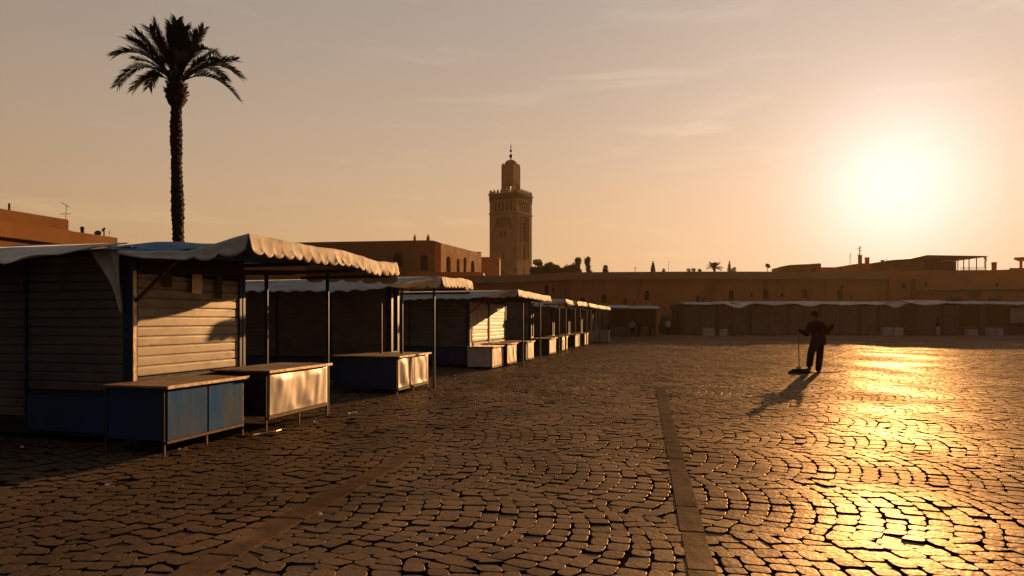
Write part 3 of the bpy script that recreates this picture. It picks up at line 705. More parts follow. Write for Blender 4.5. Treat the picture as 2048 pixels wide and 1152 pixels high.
tips = [(213,166,.5),(239,90,.9),(246,124,-.7),(273,192,-.3),(293,45,.6),(298,74,-1.0),(319,40,-.5),(345,33,.7),(370,37,-.6),(384,44,.8),(418,48,-.3),
        (402,62,1.3),(468,103,.4),(488,160,-.6),(467,194,.7),(458,128,1.3),(250,150,1.5),(470,140,-1.4),(330,60,1.6),(390,75,-1.7),(310,110,-1.9),(410,115,1.9),
        (300,160,2.0),(420,165,-2.1),(352,90,2.2),(360,95,-2.2),(335,48,.2),(357,42,0.1),(325,70,.9),(395,58,-.9),(280,100,1.7),(440,90,-1.6)]
cc = cb + V3((0,0,.95))
for (tx, ty, dy) in tips:
    tx, ty = 356 + (tx-356)*.94, 172 + (ty-172)*.86 - (6 if ty > 120 else 0)
    tw = at(tx, ty, PY) - pb; tip = V3((tw.x, dy, tw.z)); ch = tip - cc; horiz = math.hypot(ch.x, ch.y)
    bs = cc + V3((ch.x*.03, ch.y*.03, -.15))
    lift = max(0.0, .30*horiz + (.42*horiz if ch.z < .8 else .0) - max(0, ch.z)*.05)
    ctrl = bs.lerp(tip, .52) + V3((0,0,lift*.75))
    frond(bs, tip, ctrl).build('frond', M['frond'], palm, fix=False)

# ------------------------------------------------------------------ big tan building behind the stalls, left of the minaret
BX = 100.0
tb = thing('tan_building', 'large tan flat roofed building with arched windows behind the stalls, left of the minaret', 'building', (at(883,640,BX).x, BX, 0))
hT = at(883,484.5,BX).z
Wl = at(883,0,BX).x - at(390,0,BX).x
def lx(px): return (px-883)/F*BX
def lz(py): return at(0,py,BX).z
lw = [arch(Wl+lx(848), lz(540), 1.15, lz(510)-lz(540), 10, .1), arch(Wl+lx(796), lz(534), 1.5, lz(507)-lz(534), 10, .1), arch(Wl+lx(700), lz(534), 1.4, 2.3, 10, .1)]
outer = [(0,0),(Wl,0),(Wl,hT-.15),(Wl-1.2,hT+.25),(Wl-2.2,hT+.32),(0,hT-.3)]
mb = MB().facade((-Wl,0,0), X1, Wl, hT, lw, .4, (0,-1,0), outer)
dr = V3((5.5,13.2,0)); Lr = dr.length; dr.normalize(); nr = V3((dr.y,-dr.x,0))
def rz_(px):                                                  # distance along the right face under column px
    X = (px-1024)/F; o = V3((at(883,0,BX).x, BX, 0)); return (X*o.y - o.x)/(dr.x - X*dr.y)
rw = []
for px, pt, pbm, wpx in ((897,512,544,9),(916.5,517,544,6),(930,514,545,6),(945.5,521,545,7)):
    s_ = rz_(px); Yd = BX + dr.y*s_; rw.append(arch(s_, HC+(HY-pbm)/F*Yd, (rz_(px+wpx/2)-rz_(px-wpx/2)), (pbm-pt)/F*Yd, 8, .15))
outer = [(0,0),(Lr,0),(Lr,hT-.1),(Lr-.5,hT-.1),(Lr-.5,hT-.35),(0,hT-.15)]
mb.facade((0,0,0), dr, Lr, hT, rw, .4, nr, outer)
e = dr*Lr; mb.add([(-Wl,0,hT-.2),(0,0,hT-.2),(e.x,e.y,hT-.4),(-Wl,e.y,hT-.4)], [(0,1,2,3)])
mb.add([(e.x,e.y,0),(e.x,e.y,hT-.1),(-Wl,e.y,hT-.1),(-Wl,e.y,0)], [(0,1,2,3)]); mb.add([(-Wl,0,0),(-Wl,0,hT-.12),(-Wl,e.y,hT-.1),(-Wl,e.y,0)], [(0,1,2,3)])
mb.build('wall', M['tan_plaster'], tb, fix=False)
for q in lw: pane(tb, (-Wl,0,0), X1, V3((0,-1,0)), q, .36)
for q in rw: pane(tb, (0,0,0), dr, nr, q, .36)
MB().box(-1.05,-.02,-.22,.0,0,hT-.2).build('pilaster', M['terracotta'], tb)
for px, py, w_ in ((828,474,.32),(855,469,.42)):
    MB().lathe([(w_*.9,0),(w_,.15),(w_*.7,.25),(w_*.6,.75),(w_*.25,1.05),(.05,1.3)], (lx(px), .8, hT+.1), 8).build('chimney', M['tan_plaster'], tb)
ter = MB().box(lx(832), lx(972), -9, -1.0, 0, at(0,545,92).z); ter.build('terrace', M['tan_plaster'], tb, bevel=.05)
lo_ = thing('low_block', 'small plain block squeezed between the tan building and the minaret', 'building', (at(972,640,124).x, 124, 0))
MB().box(-3,2.6,0,8,0,at(0,514,124).z).build('wall', M['sandstone'], lo_, bevel=.05)
t = thing('shrub', 'dark bush on the tan building roof edge, just above the nearest awning', 'shrub', at(647,507,97)); SHRUB1 = t

# ------------------------------------------------------------------ minaret
MY = 195.0; th = math.radians(29.9); s_ = 9.6
mc = at(1033.5, 640, MY); mc.z = 0
mn = thing('minaret', 'tall square stone minaret with a crenellated gallery, lantern and ball finial', 'minaret', mc)
axL = V3((-math.cos(th), math.sin(th), 0)); axR = V3((math.sin(th), math.cos(th), 0))
def mz(py): return HC + (HY-py)/F*198
zt = mz(388)
pc = 198/F
def tower_face(o, ax, nrm, kind):
    holes, panes = [], []
    c = s_/2
    for k in range(5): holes.append((arch(c + (k-2)*1.35, mz(423), .8, mz(404)-mz(423), 8, .1), .35))
    if kind == 'L':
        for k in (-1,1): holes.append((arch(c+k*.62, mz(476), .75, mz(462)-mz(476), 8, .1), .5))
        holes.append((arch(c, mz(519), .55, mz(507)-mz(519), 6), .5)); holes.append((rect(c, mz(549), .55, 1.2), .5))
    else:
        holes.append((arch(c, mz(482), 1.9, mz(440)-mz(482), 10, .5), .25)); holes.append((arch(c, mz(520), 1.3, mz(490)-mz(520), 8, .3), .3)); holes.append((rect(c-.3, mz(549), .6, 1.6), .5))
    mb = MB().facade(o, ax, s_, zt, [h for h, d in holes], .5, nrm)
    return mb, holes
corners = [(V3((0,0,0)), axR, V3((axR.y,-axR.x,0)), 'R'), (axL*s_, -axL, V3((-axL.y*-1, -axL.x*1,0)), 'L')]
o3 = axL*s_ + axR*s_
faces4 = [(V3((0,0,0)), axR, 'R'), (V3((0,0,0)), axL, 'L'), (o3, -axR, 'R'), (o3, -axL, 'L')]
ctr = o3/2
body = MB(); plist = []
for o, ax, kd in faces4:
    mid = o + ax*s_/2; nrm = (mid - ctr); nrm.z = 0; nrm.normalize()
    m_, holes = tower_face(o, ax, nrm, kd); body.add(m_.v, m_.f)
    for h, d in holes: plist.append((o, ax, nrm, h, d))
body.add([V3((0,0,zt)), axR*s_+V3((0,0,zt)), o3+V3((0,0,zt)), axL*s_+V3((0,0,zt))], [(0,1,2,3)])
body.build('shaft', M['sandstone'], mn, fix=False)
for o, ax, nrm, h, d in plist: pane(mn, o, ax, nrm, h, d*.8, 'sandstone_dark' if d < .4 else 'recess')
def ring(z0, z1, out, m, name):
    mb = MB()
    for o, ax, kd in faces4:
        mid = o + ax*s_/2; nrm = (mid-ctr); nrm.z = 0; nrm.normalize()
        a, b = o - ax*out, o + ax*(s_+out)
        mb.hexa([a+nrm*.01+V3((0,0,z0)), b+nrm*.01+V3((0,0,z0)), b+nrm*out+V3((0,0,z0)), a+nrm*out+V3((0,0,z0))],
                [a+nrm*.01+V3((0,0,z1)), b+nrm*.01+V3((0,0,z1)), b+nrm*out+V3((0,0,z1)), a+nrm*out+V3((0,0,z1))])
    return mb.build(name, m, mn)
ring(mz(399), mz(389), .12, M['sandstone_dark'], 'frieze'); ring(mz(389), mz(386.5), .35, M['sandstone'], 'string_course'); ring(mz(427.5), mz(425.5), .22, M['sandstone'], 'string_course')
ring(mz(402), mz(400), .16, M['sandstone'], 'string_course')
for o, ax, kd in faces4:                                      # raised interlaced arch panels
    mid = o + ax*s_/2; nrm = (mid-ctr); nrm.z = 0; nrm.normalize(); mb = MB(); c = s_/2
    def q(x, z): return o + ax*x + nrm*.06 + V3((0,0,z))
    if kd == 'L':
        zz0, zz1 = mz(463), mz(432)
        for k in range(-2,3):
            for sg in (-1,1):
                x0 = c + k*1.1
                if abs(k*1.1 + sg*1.3) > 3.0: continue
                mb.tube([q(x0, zz1-.4), q(x0+sg*.6, (zz0+zz1)/2+.4), q(x0+sg*1.3, zz0+1.3)], .15, 5)
        mb.tube([q(c + 3.0*math.cos(t_), zz0+.4 + 3.6*math.sin(t_)) for t_ in [math.pi*k/14 for k in range(15)]], .18, 6)
    else:
        zz0, zz1 = mz(482), mz(433)
        for k in range(6):
            z = zz0 + (zz1-zz0)*k/6
            for sg in (-1,1): mb.tube([q(c+sg*2.3, z), q(c, z+(zz1-zz0)/6)], .15, 5)
        mb.tube([q(c-2.5,zz0-5), q(c-2.5,zz1), q(c+2.5,zz1), q(c+2.5,zz0-5)], .15, 5)
    mb.build('carved_panel', M['sandstone_dark'], mn)
def merlons(o_list, side, z, w_, h, n):
    for o, ax in o_list:
        mid = o + ax*side/2
        for k in range(n):
            c = o + ax*(side*(k+.5)/n); d = ax*w_/2; p_ = (mid-ctr); p_.z = 0; p_.normalize(); e = p_*-.32
            mb = MB().prism([c-d+V3((0,0,z)), c+d+V3((0,0,z)), c+d+V3((0,0,z+h*.5)), c+d*.55+V3((0,0,z+h*.5)), c+d*.55+V3((0,0,z+h*.85)), c+V3((0,0,z+h)), c-d*.55+V3((0,0,z+h*.85)), c-d*.55+V3((0,0,z+h*.5)), c-d+V3((0,0,z+h*.5))], e)
            mb.build('merlon', M['sandstone'], mn)
merlons([(o + (o-ctr).normalized()*.3, ax) for o, ax, kd in faces4], s_+.3, mz(386.5), .75, mz(378.5)-mz(386.5), 8)
s2 = 4.3; lan = MB(); zl = mz(327)
f2 = []
for o, ax, kd in faces4:
    oo = ctr + (o-ctr)*(s2/s_); f2.append((oo, ax, kd))
for oo, ax, kd in f2:
    mid = oo + ax*s2/2; nrm = (mid-ctr); nrm.z = 0; nrm.normalize()
    hs = [arch(s2/2+k*1.15, mz(382)-zt+.02, .75, mz(364)-mz(382), 8, .4) for k in (-1,0,1)]
    lan.facade(oo+V3((0,0,zt)), ax, s2, zl-zt, hs, .4, nrm)
lan.add([f2[0][0]+V3((0,0,zl)), f2[0][0]+axR*s2+V3((0,0,zl)), f2[2][0]+V3((0,0,zl)), f2[1][0]+axL*s2+V3((0,0,zl))], [(0,1,2,3)])
lan.build('lantern', M['sandstone'], mn, fix=False)
merlons([(o, ax) for o, ax, kd in f2], s2, zl, .62, mz(322.5)-mz(327), 4)
MB().lathe([(1.95,-.1),(2.0,.35),(1.9,.9),(1.5,1.45),(.9,1.75),(.3,2.0),(.12,2.1)], ctr+V3((0,0,zl+.05)), 20).build('dome', M['sandstone'], mn, smooth=True)
fz = zl+2.0
mb = MB().tube([ctr+V3((0,0,fz)), ctr+V3((0,0,mz(281)))], .09, 6)
mb.ball(ctr+V3((0,0,mz(306.5))), .56, 12, 8, (1,1,1.15)); mb.ball(ctr+V3((0,0,mz(295.5))), .42, 12, 8); mb.ball(ctr+V3((0,0,mz(288))), .25, 10, 6); mb.lathe([(.3,-.1),(.16,.4),(.1,.8)], ctr+V3((0,0,fz)), 10)
mb.build('finial', M['iron'], mn, smooth=True)

# ------------------------------------------------------------------ long terracotta building across the back
WY = 75.0
lgx0, lgx1 = at(770,0,WY).x, at(1771,0,WY).x
lg = thing('long_building', 'long low terracotta building with a pale cornice and small arched windows closing the square', 'building', (lgx0, WY, 0))
hW = at(0,545,WY).z; Wg = lgx1-lgx0
wp = [(1093,583,7,26),(1165,604,11,18),(1208,597,11,17),(1294,590,9,20),(1396,598,7,15),(1463,590,11,20),(1532,588,12,19),(1610,586.5,10.5,17),(1680,588,10,18),(1107,580,4,10),(1504,590,5,9),(1703,593,5,9)]
hol = [arch((px-770)/F*WY, HC+(HY-(py+hh/2))/F*WY, ww/F*WY, hh/F*WY, 10, .15) for px,py,ww,hh in wp]
outer = [(0,0),(Wg,0),(Wg,hW),(Wg*.62,hW+.03),(Wg*.36,hW-.06),(Wg*.25,hW-.42),(0,hW-.5)]
mb = MB().facade((0,0,0), X1, Wg, hW, hol, .4, (0,-1,0), outer)
mb.add([(Wg,0,0),(Wg,0,hW),(Wg,8,hW),(Wg,8,0)], [(0,1,2,3)]); mb.add([(0,.1,hW-.5),(Wg,.1,hW-.1),(Wg,8,hW-.1),(0,8,hW-.5)], [(0,1,2,3)]); mb.add([(0,8,0),(Wg,8,0),(Wg,8,hW-.1),(0,8,hW-.5)], [(0,1,2,3)]); mb.add([(0,0,0),(0,0,hW-.5),(0,8,hW-.5),(0,8,0)], [(0,1,2,3)])
mb.build('wall', M['terracotta'], lg, fix=False)
for q in hol: pane(lg, (0,0,0), X1, V3((0,-1,0)), q, .36)
cp = [(0,hW-.5),(Wg*.25,hW-.42),(Wg*.36,hW-.06),(Wg*.62,hW+.03),(Wg,hW)]
mb = MB()
for (a, za), (b, zb) in zip(cp[:-1], cp[1:]):
    mb.hexa([(a,-.32,za-.78),(b,-.32,zb-.78),(b,-.02,zb-.78),(a,-.02,za-.78)], [(a,-.32,za+.06),(b,-.32,zb+.06),(b,-.02,zb+.06),(a,-.02,za+.06)])
mb.build('cornice', M['cornice'], lg)
for x, z, hh in ((14.5,3.6,.5),(27.5,3.3,.8),(36.4,3.6,.6),(45.6,4.2,.4),(52.5,5.2,.3)):
    MB().box(x, x+.32, -.18, -.0, z, z+hh).build('wall_box', M['shade_cloth'], lg, bevel=.02)

# building to the right with its terraces
RY = 78.0
def rx(px): return (px-1771)/F*RY
def rz2(py, Y=RY): return HC+(HY-py)/F*Y
rb_ = thing('terraced_building', 'terracotta building at the far right with a long pale ledge and a roofed terrace', 'building', (at(1771,0,RY).x, RY, 0))
Wr = rx(2230)
hol = [arch(rx(1808), rz2(577), .55, .75, 8, .1), rect(rx(1852), rz2(575), .28, .75), rect(rx(1994), rz2(573), .35, .4)]
outer = [(0,0),(Wr,0),(Wr,rz2(535)),(rx(2020),rz2(536)),(rx(2018),rz2(539)),(rx(1990),rz2(540)),(0,rz2(541))]
mb = MB().facade((0,0,0), X1, Wr, 5, hol, .35, (0,-1,0), outer)
mb.add([(0,.1,rz2(541)),(Wr,.1,rz2(541)),(Wr,9,rz2(541)),(0,9,rz2(541))], [(0,1,2,3)]); mb.add([(0,0,0),(0,0,rz2(541)),(0,9,rz2(541)),(0,9,0)], [(0,1,2,3)]); mb.add([(0,9,0),(Wr,9,0),(Wr,9,rz2(541)),(0,9,rz2(541))], [(0,1,2,3)])
mb.build('wall', M['terracotta'], rb_, fix=False)
for q in hol: pane(rb_, (0,0,0), X1, V3((0,-1,0)), q, .3)
a, b = rx(1826), Wr
MB().hexa([(a,-3.0,rz2(580.5,75)),(b,-3.0,rz2(574,75)),(b,-.01,rz2(574,75)),(a,-.01,rz2(580.5,75))], [(a,-3.0,rz2(577.5,75)),(b,-3.0,rz2(571,75)),(b,-.01,rz2(571,75)),(a,-.01,rz2(577.5,75))]).build('ledge', M['grey_tarp'], rb_)
MB().box(rx(1828), Wr, -2.7, -.02, 0, rz2(581.5,75.3)).build('lower_wall', M['terracotta'], rb_)
MB().box(rx(1773), rx(1778), -.12, -.005, 0, rz2(556)).build('pilaster', M['tan_plaster'], rb_)
MB().box(rx(1822), rx(1827), -.4, -.005, 0, rz2(558)).build('pilaster', M['tan_plaster'], rb_)
# roof hut with open sided terrace
z0 = rz2(541.5)
MB().box(rx(1858), rx(1924), 1, 5, z0, rz2(521)).build('roof_room', M['shade_cloth'], rb_)
MB().hexa([(rx(1797),.8,z0),(rx(1857),.8,z0),(rx(1857),5,z0),(rx(1797),5,z0)], [(rx(1797),.8,rz2(519)),(rx(1857),.8,rz2(513)),(rx(1857),5,rz2(513)),(rx(1797),5,rz2(519))]).build('roof_room', M['tan_plaster'], rb_)
for px in (1859,1866,1885,1891,1918,1924):
    for y in (1.06, 4.9): MB().box(rx(px)-.05, rx(px)+.05, y-.04, y+.04, rz2(521.2), rz2(513)).build('post', M['iron'], rb_)
MB().prism([(rx(1786),.3,rz2(519.6)),(rx(1822),.3,rz2(517.2)),(rx(1857),.3,rz2(509.6)),(rx(1979),.3,rz2(511.4)),(rx(1979),.3,rz2(513.2)),(rx(1930),.3,rz2(516.5)),(rx(1857),.3,rz2(516.5)),(rx(1822),.3,rz2(519.3)),(rx(1786),.3,rz2(520.9))], (0,5.5,0)).build('terrace_roof', M['shade_cloth'], rb_)
for px in (1933,1944,1959,1977.5):
    for y in (.5,5.4): MB().tube([(rx(px),y,z0-.1),(rx(px),y,rz2(513.5))], .055, 6).build('post', M['iron'], rb_)
mb = MB().bar((rx(1926),.5,rz2(535)),(rx(1978),.5,rz2(535)),.06); mb.bar((rx(1926),.5,rz2(538)),(rx(1978),.5,rz2(538)),.05); mb.build('railing', M['iron'], rb_)
t = MB().box(rx(2000), rx(2006), 1, 1.4, z0, rz2(524)); t.box(rx(1999.3), rx(2006.7), .95, 1.45, rz2(524), rz2(522.8)); t.build('chimney', M['tan_plaster'], rb_)
def stump(loc, sc, n=900, seed=1, shape='round', m='leaf'): pass

# blocks standing on the back roofs
def block(name, label, cat, Y, outline, m, depth=4.0, parts=()):
    x0 = outline[0][0]; base = at(x0, 0, Y); t = thing(name, label, cat, (base.x, Y, at(0,outline[0][1],Y).z))
    MB().prism([(at(px,0,Y).x-base.x, 0, at(0,py,Y).z-t.location.z) for px, py in outline], (0,depth,0)).build('wall', m, t)
    return t
block('roof_block', 'plain low cube on the long roof beside the dish', 'roof block', 77, [(1557,546),(1570,546),(1570,535.5),(1566,534.5),(1557,535)], M['tan_plaster'], 2)
block('roof_hut', 'ragged flat topped hut on the long terracotta roof', 'roof hut', 77.5, [(1577,546),(1622,546),(1622,540.5),(1626,536),(1632,536),(1634,546),(1642,546),(1642,527),(1638,526.5),(1620,528),(1596,529),(1578,530),(1573,532.5),(1573,533.5),(1577,535)], M['tan_plaster'], 3)
block('upper_storey', 'plain upper storey wall rising behind the long roof towards the sun', 'building', 82.5, [(1640,548),(1796,548),(1796,527.5),(1775,526.5),(1760,527.5),(1722,526.5),(1704,529),(1704,532.5),(1692,532.5),(1692,534.5),(1640,534.5)], M['terracotta'], 6)
for px, py, sx, sz in ((1720,526,.35,1.0),(1734,526,.4,.7),(1765,526.5,.28,.4)):
    t = thing('chimney', {1720:'stubby chimney under the tall bristling aerial',1734:'wider stubby chimney just right of the tall aerial',1765:'tiny chimney on the upper storey near the terrace roof'}[px], 'chimney', at(px,py+1,84)); MB().box(-sx/2,sx/2,-sx/2,sx/2,0,sz).box(-sx/2-.05,sx/2+.05,-sx/2-.05,sx/2+.05,sz,sz+.08).build('stack', M['terracotta'], t)
antenna(at(1719,526,83.5), 2.2, 'tall bristling aerial on the upper storey under the sun', [(1.9,.6,.4,.3),(1.2,.3,.2,.8),(1.6,.4,2.0,.2)], r=.05)
antenna(at(1700,530,83.5), 1.5, 'thinner crooked aerial left of the tall bristling one', [(1.2,.4,.6,.4)], r=.03)
antenna(at(1270,546,78), .75, 'short stick aerial alone on the middle of the long roof', [(.6,.22,.3,.1)], r=.03)
antenna(at(1337,546,78), 1.4, 'thin bare mast on the long roof right of the cypress', [(1.38,.12,0,0)], r=.018)
antenna(at(1773,528,84), .7, 'little spike aerial at the right end of the upper storey', [(.5,.12,0,0)], r=.03)
dish(at(1535,546,77), .32, 'round dish on legs standing alone on the long roof', .65, .2)
dish(at(1969,535,80), .32, 'dish under the terrace roof posts at the far right', .9, .7)
t = thing('parasol', 'square open parasol on a thick stem cut by the right edge', 'parasol', at(2042,538,79)); MB().tube([(0,0,0),(0,0,1.25)], .16, 10).build('pole', M['terracotta'], t); MB().lathe([(.3,.95),(.85,1.15),(.9,1.3),(.75,1.4)], n=4).build('canopy', M['terracotta'], t)

# ------------------------------------------------------------------ trees and bushes
def leaves(mb, c, rad, n, size, rg, hollow=.35):
    for _ in range(n):
        while True:
            p = V3((rg.uniform(-1,1), rg.uniform(-1,1), rg.uniform(-1,1)))
            if hollow < p.length < 1: break
        p = V3((c[0]+p.x*rad[0], c[1]+p.y*rad[1], c[2]+p.z*rad[2])); a = V3((rg.gauss(0,1),rg.gauss(0,1),rg.gauss(0,1))).normalized(); b = a.orthogonal().normalized()
        s1_, s2_ = size*rg.uniform(.6,1.3), size*rg.uniform(.3,.6)
        mb.add([p-a*s1_, p-b*s2_, p+a*s1_, p+b*s2_], [(0,1,2,3)])
def tree(name, label, cat, loc, blobs, trunk, size, dens, seed, group=None, root=None):
    rg = random.Random(seed); t = root or thing(name, label, cat, loc, 0, group)
    if trunk: MB().tube([(0,0,-.1),(.03,0,trunk[0]*.5),(0,0,trunk[0])], [trunk[1], trunk[1]*.8, trunk[1]*.5], 7).build('trunk', M['bark'], t)
    mb = MB()
    for (x,y,z,rx_,ry_,rz3) in blobs: leaves(mb, (x,y,z), (rx_,ry_,rz3), int(dens*rx_*rz3*10), size, rg)
    mb.build('crown', M['leaf'], t, fix=False); return t
tree(None, None, None, None, [(0,0,.25,.9,.5,.35),(.7,0,.5,.5,.4,.3),(-.5,0,.1,.6,.4,.25)], None, .14, 90, 11, root=SHRUB1)
TY = 95.0; k_ = TY/F
def tr(px, pyb): return at(px, pyb, TY)
bl = []
rg = random.Random(5)
for px in range(1068,1152,5):
    top = 531 + 3*math.sin(px*.13) - (4 if 1088 < px < 1106 else 0) ; bl.append(((px-1110)*k_, rg.uniform(-1,1), (552-top)/2*k_+ rg.uniform(-.1,.1), .62, .9, (552-top)/2*k_))
tree('hedge', 'long dark clipped hedge mass beside the foot of the minaret', 'hedge', tr(1110,552), bl, None, .2, 55, 21)
tree('tree', 'thin loose tree poking above the hedge next to the minaret', 'tree', tr(1075,548), [(0,0,1.7,.75,.6,.5),(.3,0,1.4,.5,.4,.35)], (1.6,.08), .16, 70, 22)
tree('tree', 'left of the two tall round headed trees behind the long roof', 'tree', tr(1156,552), [(0,0,2.1,.5,.5,.75),(-.1,0,1.3,.4,.4,.5),(.1,0,.6,.45,.4,.6)], (2,.1), .21, 55, 23)
tree('tree', 'right of the two tall round headed trees behind the long roof', 'tree', tr(1174,552), [(.05,0,2.1,.46,.5,.7),(.15,0,1.2,.4,.4,.6),(.3,0,.5,.45,.4,.5)], (2,.1), .21, 55, 24)
tree('shrub', 'bushy pot plant sized shrub on the long roof between the twin trees and the cypress', 'shrub', at(1211,548,77), [(0,0,.75,.3,.3,.35),(-.1,0,.35,.28,.3,.35),(.12,0,.3,.25,.3,.3)], (.6,.04), .09, 260, 25)
tree('cypress', 'narrow pointed cypress rising above the long roof', 'cypress', at(1306,547,80), [(0,0,.35,.3,.3,.45),(0,0,.75,.24,.24,.4),(0,0,1.1,.15,.15,.3),(0,0,1.35,.07,.07,.22)], (1.2,.05), .09, 300, 26)
tree('shrub', 'low round shrub on the long roof right of the cypress', 'shrub', at(1327,546,78), [(0,0,.25,.2,.2,.3)], (.2,.03), .08, 300, 27)
for i, (px, s0, lab) in enumerate(((1377,.34,'leftmost small bush in the line of three on the long roof'),(1387,.36,'middle small bush in the line of three on the long roof'),(1399,.3,'rightmost small bush in the line of three on the long roof'))):
    tree('shrub', lab, 'shrub', at(px,545,78), [(0,0,s0*.9,s0*.8,.25,s0*.6),(.1,0,s0*.4,s0*.4,.2,s0*.4)], (.3,.03), .08, 240, 28+i, 'small bushes on the long roof')
tree('tree', 'dark conifer with a side bush on the long roof right of the spreading palm', 'tree', at(1459,545,79), [(0,0,.3,.28,.25,.35),(-.02,0,.75,.16,.16,.35),(-.02,0,1.2,.08,.08,.3),(.55,0,.3,.26,.25,.38)], (1.2,.04), .085, 280, 33)
# spreading little palm
sp = thing('palm_tree', 'small spreading palm behind the long roof left of the conifer', 'palm tree', at(1429,547,80))
MB().tube([(0,0,-.1),(0,0,.7)], .14, 8).build('trunk', M['bark'], sp); mb = MB(); rg2 = random.Random(9)
for k in range(40):
    a = 6.283*k/26; up = rg2.uniform(-.1,2.2); L_ = rg2.uniform(.8,1.15); d = V3((math.cos(a), math.sin(a), up)).normalized(); b = V3((0,0,.65)); tp = b + d*L_ + V3((0,0,-.15*L_)); cq = b.lerp(tp,.55)+V3((0,0,.16))
    m_ = frond(b, tp, cq, 14, .26); mb.add(m_.v, m_.f)
mb.build('crown', M['frond'], sp, fix=False)
tree('tree', 'dark bushy tree in the gap between the two groups of far shops', 'tree', at(1346,671,68), [(0,0,1.0,.9,.7,.9),(.6,0,1.6,.7,.6,.8),(-.7,0,1.3,.6,.6,.8),(.2,0,.5,1.0,.7,.5),(.25,0,2.9,.55,.4,.3),(.1,0,2.4,.25,.3,.5)], (2.8,.09), .16, 200, 41)
tree('shrub', 'dark hanging bush beside the left end of the far shutters', 'shrub', at(1327,671,67.5), [(0,0,.8,.55,.5,.75),(.1,0,1.6,.4,.4,.5)], (1.2,.05), .14, 240, 42)
for px, py, r_, lab in ((1908,603,.75,'dark domed parasol behind the canopies, leftmost of three'),(1952,603,.72,'flatter dark domed parasol in the middle of three behind the canopies'),(1990,603,.68,'dark domed parasol behind the canopies, rightmost of three')):
    t = thing('parasol', lab, 'parasol', (at(px,0,71).x, 71, 0), 0, 'domed parasols at the far right'); top = at(0,py,71).z + (.35 if px == 1952 else .75)
    MB().tube([(0,0,0),(0,0,top+.1)], .04, 6).build('pole', M['iron'], t)
    MB().lathe([(r_*1.05,-.65),(r_,-.45),(r_*.78,-.2),(r_*.4,-.04),(.05,.0)], (0,0,top), 14).build('canopy', M['shade_cloth'], t, smooth=True)

# ------------------------------------------------------------------ far shops
SY = 66.0
def make_shop(pa, pb_, yt, label, panels, canopy_m='grey_tarp', droop=.2, seed=0.0, Y=SY, proj=1.1, group='shuttered shops closing the square'):
    x0 = at(pa,0,Y).x; W = at(pb_,0,Y).x - x0; t = thing('shop', label, 'shop', (x0, Y, 0), 0, group); hz_ = HC+(HY-yt)/F*Y
    hs = hz_ - .45
    MB().box(.02, W-.02, .12, 3.4, 0, hs+.3).build('wall', M['dark'], t)
    for xx in (.06, W-.06): MB().box(xx-.05, xx+.05, -.02, .1, 0, hs+.1).build('post', M['shade_cloth'], t)
    x = .12; tw = sum(p for p, m in panels)
    for p, m in panels:
        wd = (W-.24)*p/tw
        if m == 'open':
            MB().box(x+.02, x+wd-.02, .06, .1, 0, .9).build('counter', M['shade_cloth'], t)
        else: ribs(MB(), (x+.04,.1,0), (1,0,0), wd-.08, .04, hs, (0,-1,0), .2, .03).build('shutter', M[m], t)
        MB().box(x+wd-.03, x+wd+.03, .02, .11, 0, hs+.02).build('shutter_rail', M['shade_cloth'], t); x += wd
    P = []
    for i in range(25):
        q = i/24; col = []
        for j in range(7):
            k = j/6; col.append(V3((-.05+(W+.1)*q, 1.2 - (1.2+proj)*k, hz_ - .28*k*k + wob((q*W*.5,k*1.5,seed),1,.22*droop*5*k*.6) - (1.5*droop*math.sin(q*math.pi)**2*k if droop else 0) + wob((q*W*2.2,k*2,seed),1,.06))))
        P.append(col)
    MB().sheet(P, (0,0,-.03)).build('canopy', M[canopy_m], t, smooth=True)
    return t
make_shop(1365,1434,603.5,'far shop with a thin straight grey canopy at the left end of the shutters',[(1.1,'shutter'),(1,'shutter')],droop=.02,seed=1)
make_shop(1435,1500,602.5,'far shop with a sagging pale canopy next to the thin canopied one',[(.9,'shutter'),(1.1,'shutter')],'white_tarp',.22,2.5)
make_shop(1501,1577,602,'far shop whose two wide shutters stand left of the sweeping person',[(1,'shutter'),(1,'shutter')],'grey_tarp',.1,3.1)
make_shop(1578,1640,602,'far shop directly behind the head of the sweeping person',[(1,'shutter')],'white_tarp',.2,4.4)
make_shop(1641,1719,602.5,'far shop just right of the sweeping person with two brown shutters',[(1,'shutter'),(1,'shutter')],'white_tarp',.08,5.2)
make_shop(1720,1757,603,'narrow far shop left of the pale shutter',[(1,'shutter')],'white_tarp',.05,6.3)
make_shop(1758,1803,602,'far shop with one paler grey shutter and two white crates before it',[(1,'shutter_grey')],'grey_tarp',.22,7.7)
make_shop(1804,1885,600,'far shop with dark shutters under the highest pale canopy',[(1.1,'shade_cloth'),(1.7,'shutter')],'white_tarp',.18,8.1)
make_shop(1886,1971,602,'far open shop with a black interior right of the dark shutters',[(.8,'shutter'),(1.1,'open'),(.2,'shutter_grey')],'grey_tarp',.03,9.6)
s9 = make_shop(1972,2100,603,'far open shop hung with a pale sheet at the right edge',[(1,'open'),(1,'open')],'grey_tarp',.04,10.4)
P = [[V3((at(2018,0,SY).x-at(1972,0,SY).x + 2.9*i/14, -.15+wob((i*.5,j*.2,1),1,.12), 2.75-1.5*j/8+wob((i*.4,1,j*.1),1,.08))) for j in range(9)] for i in range(15)]
MB().sheet(P, (0,.012,0)).build('hanging_sheet', M['crate'], s9, smooth=True)
make_shop(1150,1255,610,'dark far shop with a grey canopy just past the end of the stall row',[(1,'open'),(1,'open')],'grey_tarp',.05,11.2,62.0,1.4)
make_shop(1256,1313,611.5,'dark far shop with a paler sloping canopy, right end of the left group',[(1,'open')],'grey_tarp',.0,12.9,62.5,1.6)

